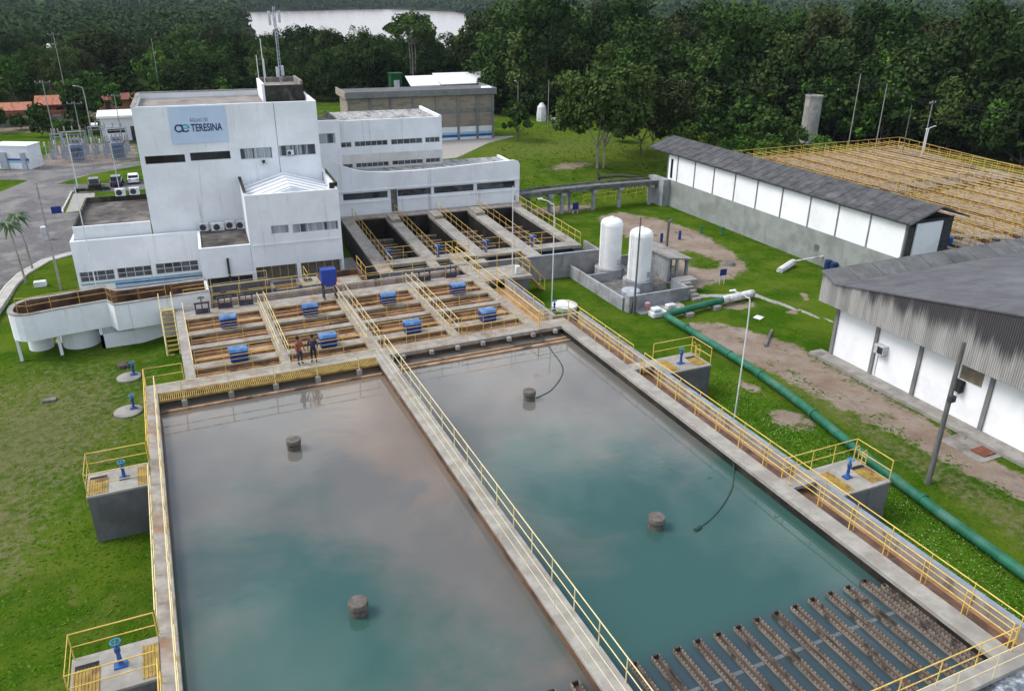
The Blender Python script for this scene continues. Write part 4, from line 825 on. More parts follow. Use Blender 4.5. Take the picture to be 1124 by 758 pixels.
arc(9.22, 12.27, .25, 40, 330, .055, 'emblem', 'sign navy', [[(9.38, 12.58), (9.49, 12.58), (9.60, 12.0), (9.49, 11.97)]])
arc(9.72, 12.27, .25, 0, 200, .055, 'emblem', 'sign cyan', [[(9.5, 12.23), (9.96, 12.23), (9.96, 12.31), (9.5, 12.31)]])
arc(9.72, 12.27, .25, 200, 325, .055, 'emblem', 'sign navy')
# antennas on the roof
t = thing('antenna_mast', 'lattice mast with white panel antennas on the tower roof', 'antenna mast', BW(18.0, 8.0, 14.6))
px_, py_, _ = BW(18.0, 8.0, 0); q = MB()
for k in range(3): a = k * 2.1; q.path([(px_ + .12 * math.cos(a), py_ + .12 * math.sin(a), 14.6), (px_ + .12 * math.cos(a), py_ + .12 * math.sin(a), 20.9)], .022)
for k in range(20):
    for j in range(3): a, b_ = j * 2.1, (j + 1) * 2.1; q.path([(px_ + .12 * math.cos(a), py_ + .12 * math.sin(a), 14.7 + k * .31), (px_ + .12 * math.cos(b_), py_ + .12 * math.sin(b_), 15.0 + k * .31)], .014, 4)
q.build('lattice', 'galvanised steel', t)
for k, (dx, dy, z, h) in enumerate(((-.42, -.1, 19.4, 1.3), (.40, -.1, 19.6, 1.1), (-.1, -.45, 19.3, .9), (-.25, -.2, 15.2, 1.0), (.2, -.25, 15.3, 1.0))):
    q = MB(); q.box(px_ + dx - .11, px_ + dx + .11, py_ + dy - .07, py_ + dy + .07, z, z + h * .85); q.build('panel_antenna', 'light metal', t, bevel=.03)
for (u, v, z0, z1, lab) in ((16.7, 8.8, 14.6, 18.3, 'tallest thin whip antenna on the penthouse roof'), (16.3, 9.9, 14.9, 16.9, 'short white whip antenna at the penthouse corner'), (16.9, 10.1, 15.0, 16.6, 'thin grey whip antenna behind the penthouse parapet')):
    x, y, _ = BW(u, v, 0); q = MB(); q.path([(x, y, z0 - .2), (x, y, z1)], .04); tag(q.build('whip_antenna', 'pole white', None), lab, 'antenna')

# ------------------------------------------------------------------ rapid filters
ff = thing('filter_block', 'concrete filter block with four deep dark cells beside the white building', 'water filter', BW(31, 0, 0), R(-3))
FW = [(22.2, 23.35), (26.4, 27.5), (30.6, 31.7), (34.75, 35.95), (39.5, 40.4)]
for k, (a, b_) in enumerate(FW):
    bx('walkway', 'pale concrete' if k else 'deck concrete', ff, (a, b_, -9.15 if k == 0 else -7.498, 8.5, D - .3, D), fr=FB, bevel=.015)
    bx('cell_wall', 'black wet shaded wall', ff, (a + .03, b_ - .03, -9.1, 8.5, -1, D - .305), fr=FB)
    bx('sloped_wall', 'deck concrete', ff, (a + .1, b_ - .1, 4.9, 7.2, D + .002, D + .3), fr=FB) if 0 < k < 4 else None
bx('cross_walkway', 'pale concrete', ff, *[(FW[k][1] + .002, FW[k + 1][0] - .002, -7.45, -6.15, D - .25, D - .004) for k in range(4)], fr=FB)
bx('front_wall', 'filter outer wall', ff, (22.3, 41.4, -9.42, -9.18, -.4, D - .05), (41.2, 41.4, -9.178, -6.2, -.4, D - .05), fr=FB); bx('front_wall_cap', 'wall cap bluish', ff, (22.25, 41.45, -9.46, -9.152, D - .048, D + .03), fr=FB)
bx('right_wall', 'filter outer wall', ff, (40.41, 40.5, -6.19, 8.6, -.4, D - .06), fr=FB); bx('left_wall', 'black wet shaded wall', ff, (22.1, 22.19, -9.0, 8.6, -.4, D - .06), fr=FB)
bx('rear_ledge', 'deck concrete', ff, (20.2, 41.0, 7.3, 8.79, D - .35, D - .006), fr=FB); bx('rear_wall', 'black wet shaded wall', ff, *[(FW[k][1], FW[k + 1][0], 7.1, 7.28, -1, D - .1) for k in range(4)], fr=FB)
bx('pit_wall', 'black wet shaded wall', ff, *[(FW[k][1] + .003, FW[k + 1][0] - .003, -7.4, -7.2, -1, D - .255) for k in range(4)], fr=FB); bx('cell_floor', 'black wet shaded wall', ff, (22.3, 40.4, -9.1, 7.3, -.6, .08), fr=FB); bx('front_bridge', 'pale concrete', ff, (34.75, 35.95, -9.15, -7.502, D - .2, D - .01), fr=FB); bx('front_bridge', 'pale concrete', ff, (26.4, 27.2, -9.15, -7.502, D - .2, D - .01), fr=FB)
for k in range(4):
    a, b_ = FW[k][1], FW[k + 1][0]
    for j in range(6): q = MB(FB); v = -4.9 + j * 1.75; q.box(a + .02, b_ - .02, v, v + .5, .5, .78); q.box(a + .02, b_ - .02, v + .06, v + .44, .781, .80); q.build('wash_trough', 'rust trough', ff)
def FR(pts): return [BW(*p_) for p_ in pts]
for k in range(4):
    b_ = FW[k][1]; nm = ['leftmost', 'second', 'third', 'fourth'][k]
    railing(FR([(b_ - .06, 7.6, D), (b_ - .06, -7.4, D)]), f'brown yellow railing along the {nm} filter walkway counting from the left', mat='orange railing paint', sp=1.6, r=.028)
    railing(FR([(b_ + .1, -6.2, D), (FW[k + 1][0] - .1, -6.2, D)]), f'short brown yellow railing across the front of the {["first", "second", "third", "fourth"][k]} filter cell from the left', mat='orange railing paint', sp=1.2)
    x, y, _ = BW(FW[k][1] + .15, -6.7, 0)
    t = thing('valve_actuator', f'{["leftmost", "second from left", "third from left", "rightmost"][k]} blue valve actuator on the front edge of the filters', 'valve', (x, y, D), group='blue valve actuators on the filters')
    q = MB(); q.lathe(x, y, [(.16, D), (.12, D + .1), (.1, D + .5), (.17, D + .55), (.17, D + .72)], 12); q.build('column', 'valve blue', t, smooth=True)
    q = MB(); q.box(x - .2, x + .2, y - .18, y + .18, D + .721, D + 1.05); q.lathe(x + .28, y, [(.1, D + .8), (.1, D + 1.0)], 10); q.build('motor', 'valve blue', t, bevel=.03)
railing(FR([(40.3, 8.0, D), (40.3, -6.3, D), (40.3, -7.4, D)]), 'bright yellow railing along the right edge of the filter block', sp=1.5)
railing(FR([(23.3, -7.5, D), (23.3, -9.1, D)]), 'short yellow railing at the left front pit of the filters', r=.025); railing(FR([(35.9, -7.5, D), (35.9, -9.1, D)]), 'short yellow railing at the right front pit of the filters', r=.025)
wk = bx('link_walkway', 'pale concrete', None, (20.9, 22.0, 54.302, 60.2, D - .2, D - .012)); tag(wk, 'pale concrete walkway joining the flocculator to the filter block', 'walkway')
railing([(21.95, 55.8, D), (21.95, 60.0, D)], LN + 'on the right side of the walkway to the filters'); railing([(20.95, 57.0, D), (20.95, 60.0, D)], LN + 'on the left side of the walkway to the filters')

# ------------------------------------------------------------------ rounded inlet channel on columns (left)
ic = thing('raised_channel', 'rounded white water channel raised on columns above the lawn', 'channel', (-4, 57, -.3))
Zr = 3.05
def offs(pts, d):
    o = []
    for k, q_ in enumerate(pts):
        a = Vector(pts[max(k - 1, 0)]); b_ = Vector(pts[min(k + 1, len(pts) - 1)]); t_ = (b_ - a).normalized(); o.append((q_[0] - t_.y * d, q_[1] + t_.x * d))
    return o
outer = [(2.05, 55.75), (-3.95, 55.3), (-4.4, 56.35), (-7.6, 55.85), (-8.9, 55.5)] + [(-8.9 - 1.3 * math.sin(R(a)), 56.8 - 1.3 * math.cos(R(a))) for a in (20, 40, 60, 80)] + [(-10.2, 57.1)] + [(-8.7 - 1.5 * math.cos(R(a)), 57.3 + 1.65 * math.sin(R(a))) for a in (15, 35, 55, 75)] + [(-8.1, 58.98), (-6.25, 59.3), (-4.66, 59.6), (-4.19, 59.2), (-3.78, 58.5), (2.05, 58.6)]
inner = offs(outer, -.28)
def band(q, A, B, z0, z1):
    for k in range(len(A) - 1):
        a, b_, c, d_ = A[k], A[k + 1], B[k + 1], B[k]
        i = [q.p(*p_, z) for z in (z0, z1) for p_ in (a, b_, c, d_)]
        for f_ in ((3, 2, 1, 0), (4, 5, 6, 7), (0, 1, 5, 4), (1, 2, 6, 5), (2, 3, 7, 6), (3, 0, 4, 7)): q.f.append([i[j] for j in f_])
q = MB(); band(q, outer, inner, 1.2, Zr - .06); q.build('channel_wall', 'white wall', ic)
q = MB(); band(q, offs(outer, .03), offs(outer, -.31), Zr - .058, Zr); q.build('rim', 'ash slab', ic)
q = MB(); band(q, offs(outer, -.285), offs(outer, -.30), 1.5, Zr - .06); q.build('inner_lining', 'wet brown wall', ic)
q = MB(); i0 = [q.p(*p_, 1.22) for p_ in outer]; q.f.append(i0); q.build('channel_floor', 'white wall', ic)
q = MB(); i0 = [q.p(*p_, 2.1) for p_ in inner]; q.f.append(i0[::-1]); struct(q.build('water', 'dark channel water'))
bx('end_wall', 'white wall', ic, (1.9, 2.06, 56.05, 58.3, -.3, Zr - .07))
for x in (-10.0, -7.65): q = MB(); q.box(x - .09, x + .09, 56.15, 56.33, -.4, 1.2); q.build('column', 'white wall', ic)
for (x, y, r_) in ((-9.0, 58.2, .75), (-6.5, 58.0, 1.2)): q = MB(); q.lathe(x, y, [(r_, -.4), (r_, 1.2)], 32); q.build('round_shaft', 'white wall', ic, smooth=True)
bx('base_wall', 'white wall', ic, (-5.2, 1.95, 56.3, 56.5, -.4, .7), (-5.2, -5.0, 56.3, 59, -.4, 1.19), (-3.0, 1.95, 56.301, 56.5, .701, 1.19)); q = MB(); q.box(-4.98, -3.0, 56.45, 56.5, .7, 1.19); q.build('louvre_backing', 'dark metal', ic)
q = MB()
for k in range(22): q.box(-4.95 + k * .09, -4.9 + k * .09, 56.32, 56.4, .7, 1.19)
q.build('louvre', 'white wall', ic)
railing([(-9.5, 55.9, Zr), (-8.9, 55.65, Zr), (-7.6, 56.0, Zr), (-4.3, 56.5, Zr), (-4.0, 55.45, Zr), (-.7, 55.65, Zr)], 'thin yellow railing along the front rim of the rounded white channel', mat='orange railing paint', sp=1.9, r=.026)
railing([(-.3, 55.7, Zr), (1.9, 55.85, Zr)], 'short yellow railing at the right end of the white channel rim', mat='orange railing paint', r=.026)
railing([(2.3, 57.4, 2.4), (6.2, 57.5, 2.4)], 'thin pale railing on the grey wall behind the flocculator', mat='faded yellow paint', r=.02)

# ------------------------------------------------------------------ white tanks in their walled yard
ty = thing('tank_yard', 'low grey walled yard around the two white tanks', 'containment wall', (33, 52, 0))
bx('wall', 'tank yard grey', ty, (30.75, 30.95, 47.9, 57.2, -.3, 1.05), (30.951, 36.9, 47.9, 48.1, -.3, 1.05), (30.951, 37.0, 57.0, 57.2, -.3, 1.05), (36.7, 36.9, 48.101, 50.2, -.3, 1.05), bevel=.015)
bx('floor', 'debris grey', ty, (30.951, 36.7, 48.1, 57.0, 0, .15)); bx('side_box', 'tank yard grey', ty, (30.9, 31.15, 47.2, 47.88, 0, 1.25), (31.55, 31.75, 47.2, 47.88, 0, 1.25), (30.9, 31.75, 47.2, 47.88, 1.252, 1.35))
bx('inner_wall', 'tank yard grey', ty, (31, 33.0, 53.9, 54.05, .15, .9))
def tank(x, y, label):
    t = thing('storage_tank', label, 'tank', (x, y, .15), group=None)
    q = MB(); q.lathe(x, y, [(1.25, .15), (1.25, .95), (1.2, 1.0), (.95, 1.0)], 32); q.build('base_ring', 'tank yard grey', t, smooth=True)
    r_ = .93; q = MB(); q.lathe(x, y, [(r_, 1.001), (r_, 4.55), (r_ + .012, 4.56), (r_ + .012, 4.6), (r_, 4.61), (r_ * .97, 4.8), (r_ * .86, 4.95), (r_ * .62, 5.08), (r_ * .3, 5.15), (.05, 5.17)], 40); q.build('shell', 'tank white', t, smooth=True)
    for zz in (2.0, 3.0, 4.0): q = MB(); q.lathe(x, y, [(r_ + .001, zz - .012), (r_ + .008, zz), (r_ + .001, zz + .012)], 40); q.build('weld_seam', 'tank yard grey' if False else 'tank white', t, smooth=True)
    q = MB(); q.box(x + .2, x + .5, y - r_ - .09, y - r_ + .05, 1.3, 1.75); q.build('gauge_box', 'galvanised steel', t, bevel=.02)
    q = MB(); q.path([(x - r_ - .1, y - .2, 1), (x - r_ - .1, y - .2, 4.9), (x - r_ + .1, y - .2, 5.0)], .035); q.build('fill_pipe', 'plastic white', t)
    q = MB(); q.lathe(x, y, [(.18, 5.1), (.18, 5.22), (.14, 5.26)], 14); q.build('hatch', 'tank white', t, smooth=True)
tank(33.9, 55.2, 'left white cylindrical tank with domed top, slightly farther away'); tank(34.45, 51.55, 'right white cylindrical tank with domed top, beside the hut')
q = MB(); q.lathe(32.9, 50.15, [(.75, .15), (.75, .6), (.7, .66)], 24); tag(q.build('drum_lid', 'galvanised steel', None, smooth=True), 'wide low blue grey drum in front of the right tank', 'drum')
# hut
ht = thing('pump_hut', 'small grey concrete hut with slanted slab roof by the tanks', 'hut', (38.7, 54, 0))
q = MB(); q.prism([(37.0, 2.35), (37.0, 2.5), (39.35, 2.15), (39.35, 2.0)], 'y', 51.1, 56.3); q.build('roof', 'ash slab', ht)
q = MB(); q.box(37.2, 37.38, 51.4, 56.1, -.2, 2.33); q.box(37.381, 39.0, 55.9, 56.1, -.2, 2.0); q.build('wall', 'tank yard grey', ht)
q = MB(); q.box(39.0, 39.2, 51.4, 51.65, -.2, 2.0); q.box(38.0, 38.18, 51.4, 51.6, -.2, 2.15); q.build('post', 'tank yard grey', ht); bx('partition', 'debris grey', ht, (37.381, 38.99, 53.4, 53.55, -.2, 1.9)); bx('floor', 'ash slab', ht, (37.0, 39.3, 51.2, 56.1, 0, .3))
t = thing('concrete_steps', 'small flight of concrete steps by the tank yard wall', 'steps', (36.4, 48.6, 0))
q = MB()
for k in range(5): q.box(37.0, 37.75, 47.4 + .36 * k, 47.74 + .36 * k, 0, .2 + .2 * k)
q.build('tread', 'pale concrete', t); bx('landing', 'pale concrete', t, (36.9, 38.6, 49.2, 50.3, 0, 1.08))
q = MB(); q.box(32.0, 33.3, 45.5, 46.3, 0, .45); q.box(32.1, 32.8, 45.55, 46.2, .451, .75); tag(q.build('sack_pile', 'plastic white', None, bevel=.12), 'white bags piled by the bend of the green pipe', 'sacks')
q = MB(); q.box(33.9, 34.7, 46.4, 46.9, 0, .5); tag(q.build('sack', 'plastic white', None, bevel=.12), 'single white bag beside the start of the green pipe', 'sack')
q = MB(); q.lathe(32.7, 47.4, [(.2, 0), (.24, .3), (.2, .55), (.1, .6)], 12); tag(q.build('plastic_jug', 'pink plastic', None, smooth=True), 'small pinkish jug at the foot of the tank yard wall', 'jug')

# ------------------------------------------------------------------ green pipe
gp = thing('water_pipe', 'thick dark green water pipe running along the grass', 'pipe', (32.6, 44.7, 0))
q = MB(); q.path(curve_pts([(38.6, 45.85, .45), (35.5, 45.4, .45), (33.1, 45.0, .45), (32.68, 44.75, .45), (32.6, 44.3, .45), (32.62, 43, .45), (32.55, 36, .44), (32.35, 33.4, .44), (31.9, 29.5, .44), (31.0, 24.5, .43), (30.2, 18, .42), (29.4, 8, .4)]), .245, 16); q.build('pipe_run', 'green pipe paint', gp, smooth=True)
def ringpipe(c, d, r0=.29, w=.09):
    q = MB(); c = Vector(c); d = Vector(d).normalized(); q.path([c - d * w, c + d * w], r0, 16); q.build('coupling', 'green pipe paint', gp, smooth=True)
for c, d in (((32.62, 42.3, .45), (0, 1, 0)), ((32.57, 37.4, .44), (0, 1, 0)), ((32.42, 34.2, .44), (.05, 1, 0)), ((31.8, 29.0, .44), (.12, 1, 0)), ((31.2, 25.6, .435), (.15, 1, 0)), ((30.5, 20.5, .425), (.13, 1, 0)), ((36.5, 45.53, .45), (1, .12, 0))): ringpipe(c, d)
q = MB(); q.path([(38.5, 45.84, .45), (41.7, 46.15, .45)], .31, 14); q.build('wrapped_end', 'white pipe wrap', gp, smooth=True)
for (x, y) in ((37.6, 45.6), (34.8, 45.2)): q = MB(); q.box(x - .3, x + .3, y - .5, y + .3, 0, .3); q.build('support_block', 'ash slab', gp)

# ------------------------------------------------------------------ long warehouse (middle right)
lw_ = thing('long_warehouse', 'long low warehouse with white panels above a grey base and dark roof', 'warehouse', (55, 58, 0))
X0, X1, Y0, Y1 = 52.9, 58.4, 42.4, 75.3
bx('base_wall', 'warehouse base grey', lw_, (X0, X0 + .25, Y0 - .4, Y1, -.3, 2.98), (X0 + .251, X1, Y0 - .4, Y0 - .15, -.3, 2.98))
edges = [74.9, 73.1, 69.95, 66.65, 63.25, 59.9, 56.4, 52.8, 49.45, 46.0, 42.45]
for a, b_ in zip(edges, edges[1:]): bx('white_panel', 'bright white panel', lw_, (X0 + .03, X0 + .15, b_ + .07, a - .07, 2.982, 5.85))
for a in edges: bx('pilaster', 'fascia grey', lw_, (X0 - .02, X0 + .2, a - .068, a + .068, 2.983, 5.95))
bx('end_opening', 'window dark', lw_, (X0 + .3, X0 + .9, Y0 + .05, Y0 + .1, 3.0, 5.5)); bx('end_panel', 'bright white panel', lw_, (X0 + 1.05, X0 + 3.9, Y0 - .05, Y0 + .08, 2.985, 5.75)); bx('slot', 'window dark', lw_, (X0 - .03, X0 + .029, 74.0, 74.35, 3.2, 5.3))
bx('end_wall', 'dark metal', lw_, (X0 + .9, X1, Y0 + .3, Y0 + .4, 2.985, 5.9)); bx('far_wall', 'bright white panel', lw_, (X0 + .16, X1, Y1 - .6, Y1 - .4, 2.985, 5.9)); bx('back_wall', 'fascia grey', lw_, (X1 - .2, X1, Y0 + .4, Y1 - .61, -.3, 5.85))
q = MB(); q.prism([(X0 - .5, 6.06), (55.6, 7.15), (X1 + .5, 6.06), (X1 + .5, 5.96), (55.6, 7.03), (X0 - .5, 5.94)], 'y', Y0 - .7, 78.2); q.build('roof', 'fibre cement roof', lw_)
q = MB()
for k in range(28): y = Y0 - .6 + k * 1.36; q.prism([(X0 - .52, 6.06), (55.6, 7.153), (55.6, 7.175), (X0 - .52, 6.085)], 'y', y, y + .05)
q.build('roof_seam', 'fibre cement roof', lw_); bx('eave_board', 'dark metal', lw_, (X0 - .4, X0 - .3, Y0 - .5, 78, 5.84, 5.93)); bx('vent_grille', 'debris grey', lw_, (X0 - .012, X0 - .002, 50.9, 51.5, 1.1, 1.75))
# ------------------------------------------------------------------ right store building
rs = thing('store_building', 'big store with white walls and streaked corrugated fascia at right', 'warehouse', (45, 25, 0))
wx = 39.3; ve = [(24.75, 26.15, 2.5, 3.5)]
q = MB(); wall_open(q, 5, 35.4, -.3, 4.6, 0, 0, ()) if False else None
for (a, b_, z0, z1) in ((26.15, 35.4, -.3, 4.8), (24.75, 26.15, -.3, 2.5), (24.75, 26.15, 3.5, 4.8), (5, 24.75, -.3, 4.8)): q.box(wx, wx + .25, a, b_, z0, z1)
q.box(wx + .251, 75, 35.15, 35.4, -.3, 4.8); q.build('wall', 'bright white panel', rs); bx('lattice_vent', 'brick lattice', rs, (wx + .1, wx + .2, 24.75, 26.15, 2.5, 3.5))
for y in (35.25, 31.95, 28.75, 24.2, 20.6, 17.0): bx('pilaster', 'fascia grey', rs, (wx - .12, wx - .003, y - .12, y + .12, -.3, 4.6))
fx = 38.3; N = 520; ztop = lambda y: np.interp(-y, [-36.3, -35.0, -15, -4], [5.85, 5.32, 9.1, 6.9])
q = MB(); yy = np.linspace(36.2, 4, 2 * N); pv = None
for k, y in enumerate(yy):
    x = fx + (.045 if k % 4 in (0, 1) else 0); zb = 3.82 + (.22 if 29.9 > y > 29.5 else 0) * 0
    cur = (q.p(x, y, zb), q.p(x, y, float(ztop(y))))
    if pv: q.f.append([pv[0], cur[0], cur[1], pv[1]])
    pv = cur
q.build('corrugated_fascia', 'streaked cladding', rs)
q = MB(); q.box(fx + .06, fx + .12, 4, 36.2, 3.85, 5.1); q.box(fx + .12, 75, 36.05, 36.2, 3.85, 5.7); q.build('fascia_frame', 'fascia grey', rs); bx('soffit', 'fascia grey', rs, (fx + .12, wx + .3, 4, 36.04, 4.62, 4.72))
q = MB(); q.prism([(34.995, 5.34), (15, 9.12), (15, 9.02), (34.995, 5.26)], 'x', fx - .06, 76); q.prism([(14.995, 9.12), (3, 6.8), (3, 6.7), (14.995, 9.02)], 'x', fx - .06, 76); q.build('roof', 'dusty dark roof', rs)
q = MB(); q.prism([(36.3, 5.87), (35.0, 5.34), (35.0, 5.26), (36.3, 5.77)], 'x', fx - .06, 76)
for k in range(14): x = fx + 2 + k * 2.2; q.prism([(36.25, 5.885), (35.02, 5.385), (35.02, 5.36), (36.25, 5.86)], 'x', x, x + .05)
q.build('roof_band', 'roof band grey', rs); bx('plinth', 'ash slab', rs, (38.2, 39.29, 8, 36.1, -.2, .22), bevel=.03)
def wall_ac(y, z, lab):
    t = thing('air_conditioner', lab, 'air conditioner', (wx - .2, y, z)); bx('casing', 'light metal', t, (wx - .42, wx - .005, y - .36, y + .36, z, z + .6), bevel=.03); bx('fan_grille', 'dark metal', t, (wx - .428, wx - .421, y - .3, y + .1, z + .08, z + .52)); bx('bracket', 'dark metal', t, (wx - .4, wx - .01, y - .3, y - .25, z - .06, z - .002), (wx - .4, wx - .01, y + .25, y + .3, z - .06, z - .002)); return t
wall_ac(31.35, 1.85, 'air conditioner unit with pale casing on the white store wall')
t = thing('air_conditioner', 'black wall air conditioner below the lattice vent of the store', 'air conditioner', (wx - .2, 25.95, 1.85)); bx('casing', 'cable black', t, (wx - .38, wx - .005, 25.65, 26.25, 1.85, 2.5), bevel=.04); bx('bracket', 'dark metal', t, (wx - .36, wx - .01, 25.7, 25.75, 1.78, 1.848), (wx - .36, wx - .01, 26.1, 26.15, 1.78, 1.848))
bx('drain_pipe', 'light metal', rs, (wx - .05, wx - .01, 31.6, 31.64, .3, 1.85), (wx - .05, wx - .01, 26.28, 26.32, .3, 1.85))
q = MB(); q.lathe(38.15, 30.9, [(.12, 4.55), (.2, 4.4), (.2, 4.3)], 12); tag(q.build('wall_lamp', 'debris grey', None, smooth=True), 'small round lamp on the streaked fascia of the store', 'lamp') if False else None
tag(bx('hatch_cover', 'rust hatch', None, (37.2, 38.1, 22.3, 23.1, .03, .1)), 'rusty red brown hatch lying on the ground by the store', 'hatch'); tag(bx('ground_slab', 'ash slab', None, (36.6, 38.19, 22.0, 24.6, -.05, .028)), 'pale cracked concrete slab beside the store wall', 'slab')

# ------------------------------------------------------------------ ramp bridge to the warehouse
rb = thing('ramp_bridge', 'concrete ramp bridge on posts between building and warehouse', 'bridge', (44, 76, 0))
cl = curve_pts([(33.6, 75.6, 2.75), (38, 76.3, 2.8), (43.5, 76.5, 2.85), (48.5, 76.3, 2.9), (53.6, 76.1, 2.95)], 5)
cl = [(p_.x, p_.y, p_.z) for p_ in cl]
q = MB(); c2 = [(a, b_) for a, b_, _ in cl]; band(q, offs(c2, -1.0), offs(c2, 1.0), 2.3, 2.5); band(q, offs(c2, -1.0), offs(c2, -.9), 2.501, 2.78); band(q, offs(c2, .9), offs(c2, 1.0), 2.501, 2.78); q.build('deck', 'mossy concrete', rb)
q = MB(); band(q, offs(c2, -.898), offs(c2, .898), 2.502, 2.56); q.build('road_surface', 'debris grey', rb)
for x, y in ((38.4, 75.6), (40.0, 75.8), (44.0, 75.9), (47.3, 75.8), (51.2, 75.6), (36.4, 76.8), (41.5, 77.0)): q = MB(); q.box(x - .16, x + .16, y - .16, y + .16, -.3, 2.0); q.box(x - .3, x + .3, y - .5, y + .5, 2.001, 2.299); q.build('pier', 'tank yard grey', rb)
bx('abutment', 'tank yard grey', rb, (52.0, 52.89, 74.2, 77.3, -.3, 3.0))
railing([(44, 78.2, .1), (50, 78.6, .1), (56, 79.5, .2)], 'low yellow railing on the grass behind the ramp bridge', sp=1.5)
railing([(51.5, 82, .2), (54, 82.5, .2), (54.5, 80, .2)], 'short yellow railing by the far warehouse corner', sp=.8)
# ------------------------------------------------------------------ railed filter field at right
sf = thing('slow_filter_field', 'wide field of brown filter beds covered with yellow railings', 'water filter', (75, 60, 0))
XR = lambda y: 87.6 + (y - 42) * .2
q = MB(); q.prism([(59.2, 42.2), (XR(42), 42.2), (XR(80.8), 80.8), (66, 80.8), (59.2, 77)], 'z', -.3, 2.35); q.build('bed', 'filter bed', sf)
q = MB(); q.box(59.2, XR(59), 58.9, 60.1, 2.351, 3.0); q.build('cross_walkway', 'mouldy dark wall', sf)
q = MB(); q.box(59.0, 59.6, 42.2, 77, 2.353, 3.02); q.build('edge_wall', 'deck concrete', sf); q = MB(); q.box(66, XR(80), 80.4, 80.9, 2.352, 3.02); q.build('edge_wall', 'deck concrete', sf)
q = MB(); q.prism([(XR(42) - .3, 42), (XR(42) + .3, 42), (XR(80.8) + .3, 80.8), (XR(80.8) - .3, 80.8)], 'z', 2.0, 3.03); q.build('edge_wall', 'deck concrete', sf)
k = 0; x = 60.6
while x < 94:
    ya = 42.4; yb = min(80.2, 77 + max(0, (x - 59.2)) * .56)
    if x > 87.2: ya = (x - 87.6) / .2 + 42.6
    if yb - ya > 3:
        for (a, b_) in ((ya, 58.8), (60.2, yb)):
            if b_ - a < 2: continue
            q = MB(); q.box(x - .12, x + .12, a, b_, 2.354, 2.93); o = q.build('bed_wall', 'channel side wall' if k % 3 else 'wet brown wall', sf)
            q = MB()
            for zz in (3.42, 3.95): q.path([(x, a, zz), (x, b_, zz)], .03, 4)
            n = max(2, int((b_ - a) / 1.7))
            for j in range(n + 1): y = a + (b_ - a) * j / n; q.path([(x, y, 2.93), (x, y, 3.95)], .03, 4)
            tag(q.build('railing', 'orange railing paint', None), 'weathered yellow railing in the rows over the far filter field', 'railing', 'railing rows over the filter field')
    k += 1; x += 1.3
for (pts, lab) in (([(XR(44), 44, 3.0), (XR(80.6), 80.6, 3.0)], 'long yellow railing along the wood side of the filter field'), ([(78, 80.7, 3.0), (XR(80.6), 80.7, 3.0)], 'yellow railing at the far corner of the filter field'), ([(60, 60.15, 3.0), (86, 60.15, 3.0)], 'yellow railing along the walkway crossing the filter field'), ([(59.3, 42.6, 3.0), (72, 42.6, 3.0)], 'yellow railing on the near edge of the filter field'), ([(66, 80.6, 3.0), (77.6, 80.6, 3.0)], 'yellow railing on the far left edge of the filter field')):
    railing(pts, lab, mat='yellow paint', sp=2, r=.035, h=1.2)
t = thing('pump_set', 'small blue pump with grey pipes at the warehouse end', 'pump', (59.6, 43.6, 3.0)); q = MB(); q.lathe(60.0, 43.8, [(.28, 3.02), (.28, 3.6), (.18, 3.7)], 14); q.build('motor', 'valve blue', t, smooth=True); q = MB(); q.path([(58.6, 44, 3.3), (60, 43.8, 3.4), (61, 43.5, 3.2)], .09, 8); q.build('pipe', 'light metal', t, smooth=True)
q = MB(); q.path([(75.5, 59.5, 3.6), (85, 60.6, 3.7)], .05, 8); tag(q.build('pipe', 'concrete pole', None), 'long pale pipe lying across the filter field', 'pipe')
q = MB(); q.path([(62.3, 45.6, 3.02), (66.3, 43.0, 3.02)], .22, 8); tag(q.build('pipe', 'channel side wall', None), 'pale beam lying across the near corner of the filter field', 'beam')

# ------------------------------------------------------------------ poles, lamps, small signs
def lamp_pole(x, y, z, h, lab, arm=None, r=.042, mat='pole white'):
    t = thing('lamp_pole', lab, 'lamp pole', (x, y, z)); q = MB()
    if arm: q.path(curve_pts([(x, y, z), (x, y, z + h * .86), (x + arm[0] * .25, y + arm[1] * .25, z + h * .97), (x + arm[0], y + arm[1], z + h)], 6), r, 8, r * .6)
    else: q.path([(x, y, z), (x, y, z + h)], r, 8, r * .6)
    q.build('pole', mat, t, smooth=True)
    if arm: q = MB(); q.box(x + arm[0] - .2, x + arm[0] + .2, y + arm[1] - .08, y + arm[1] + .08, z + h - .04, z + h + .05); q.build('lamp_head', 'plastic white', t, bevel=.04)
    return t
lamp_pole(25.65, 49.7, 0, 8.6, 'slim lamp pole with curved arm by the round white slab', (-.8, .7))
lamp_pole(24.0, 53.3, D, 6.9, 'straight thin pale pole on the platform by the filters', r=.045)
lamp_pole(27.95, 31.0, 0, 7.5, 'slim lamp pole with curved arm on the grass by the right channel', (-.6, .8))
lamp_pole(31.1, 46.8, 0, 7.5, 'bare dark grey pole in front of the white tanks', mat='wooden pole', r=.09)
lamp_pole(-5.5, 64.5, -.2, 9.3, 'tall thin white pole in front of the left wing', r=.05); lamp_pole(-9.0, 109.4, 0, 6.5, 'white lamp post by the parking kerb', r=.08); lamp_pole(-4.4, 107.0, 0, 5.5, 'thin white post between the parked cars', r=.05)
lamp_pole(66.0, 131.5, 0, 8.2, 'street lamp pole at the edge of the far woods', r=.09, mat='concrete pole'); lamp_pole(57.5, 126.0, 0, 8.8, 'thin lamp pole right of the long beige hall', (-.5, .1), r=.07, mat='concrete pole')
lamp_pole(97.3, 78, 2, 3.8, 'white lamp pole with curved head behind the filter field', (1.8, .5), r=.09); lamp_pole(92.0, 74, 2.4, 4.0, 'short white floodlight pole in the filter field corner', (.3, .2), r=.07)
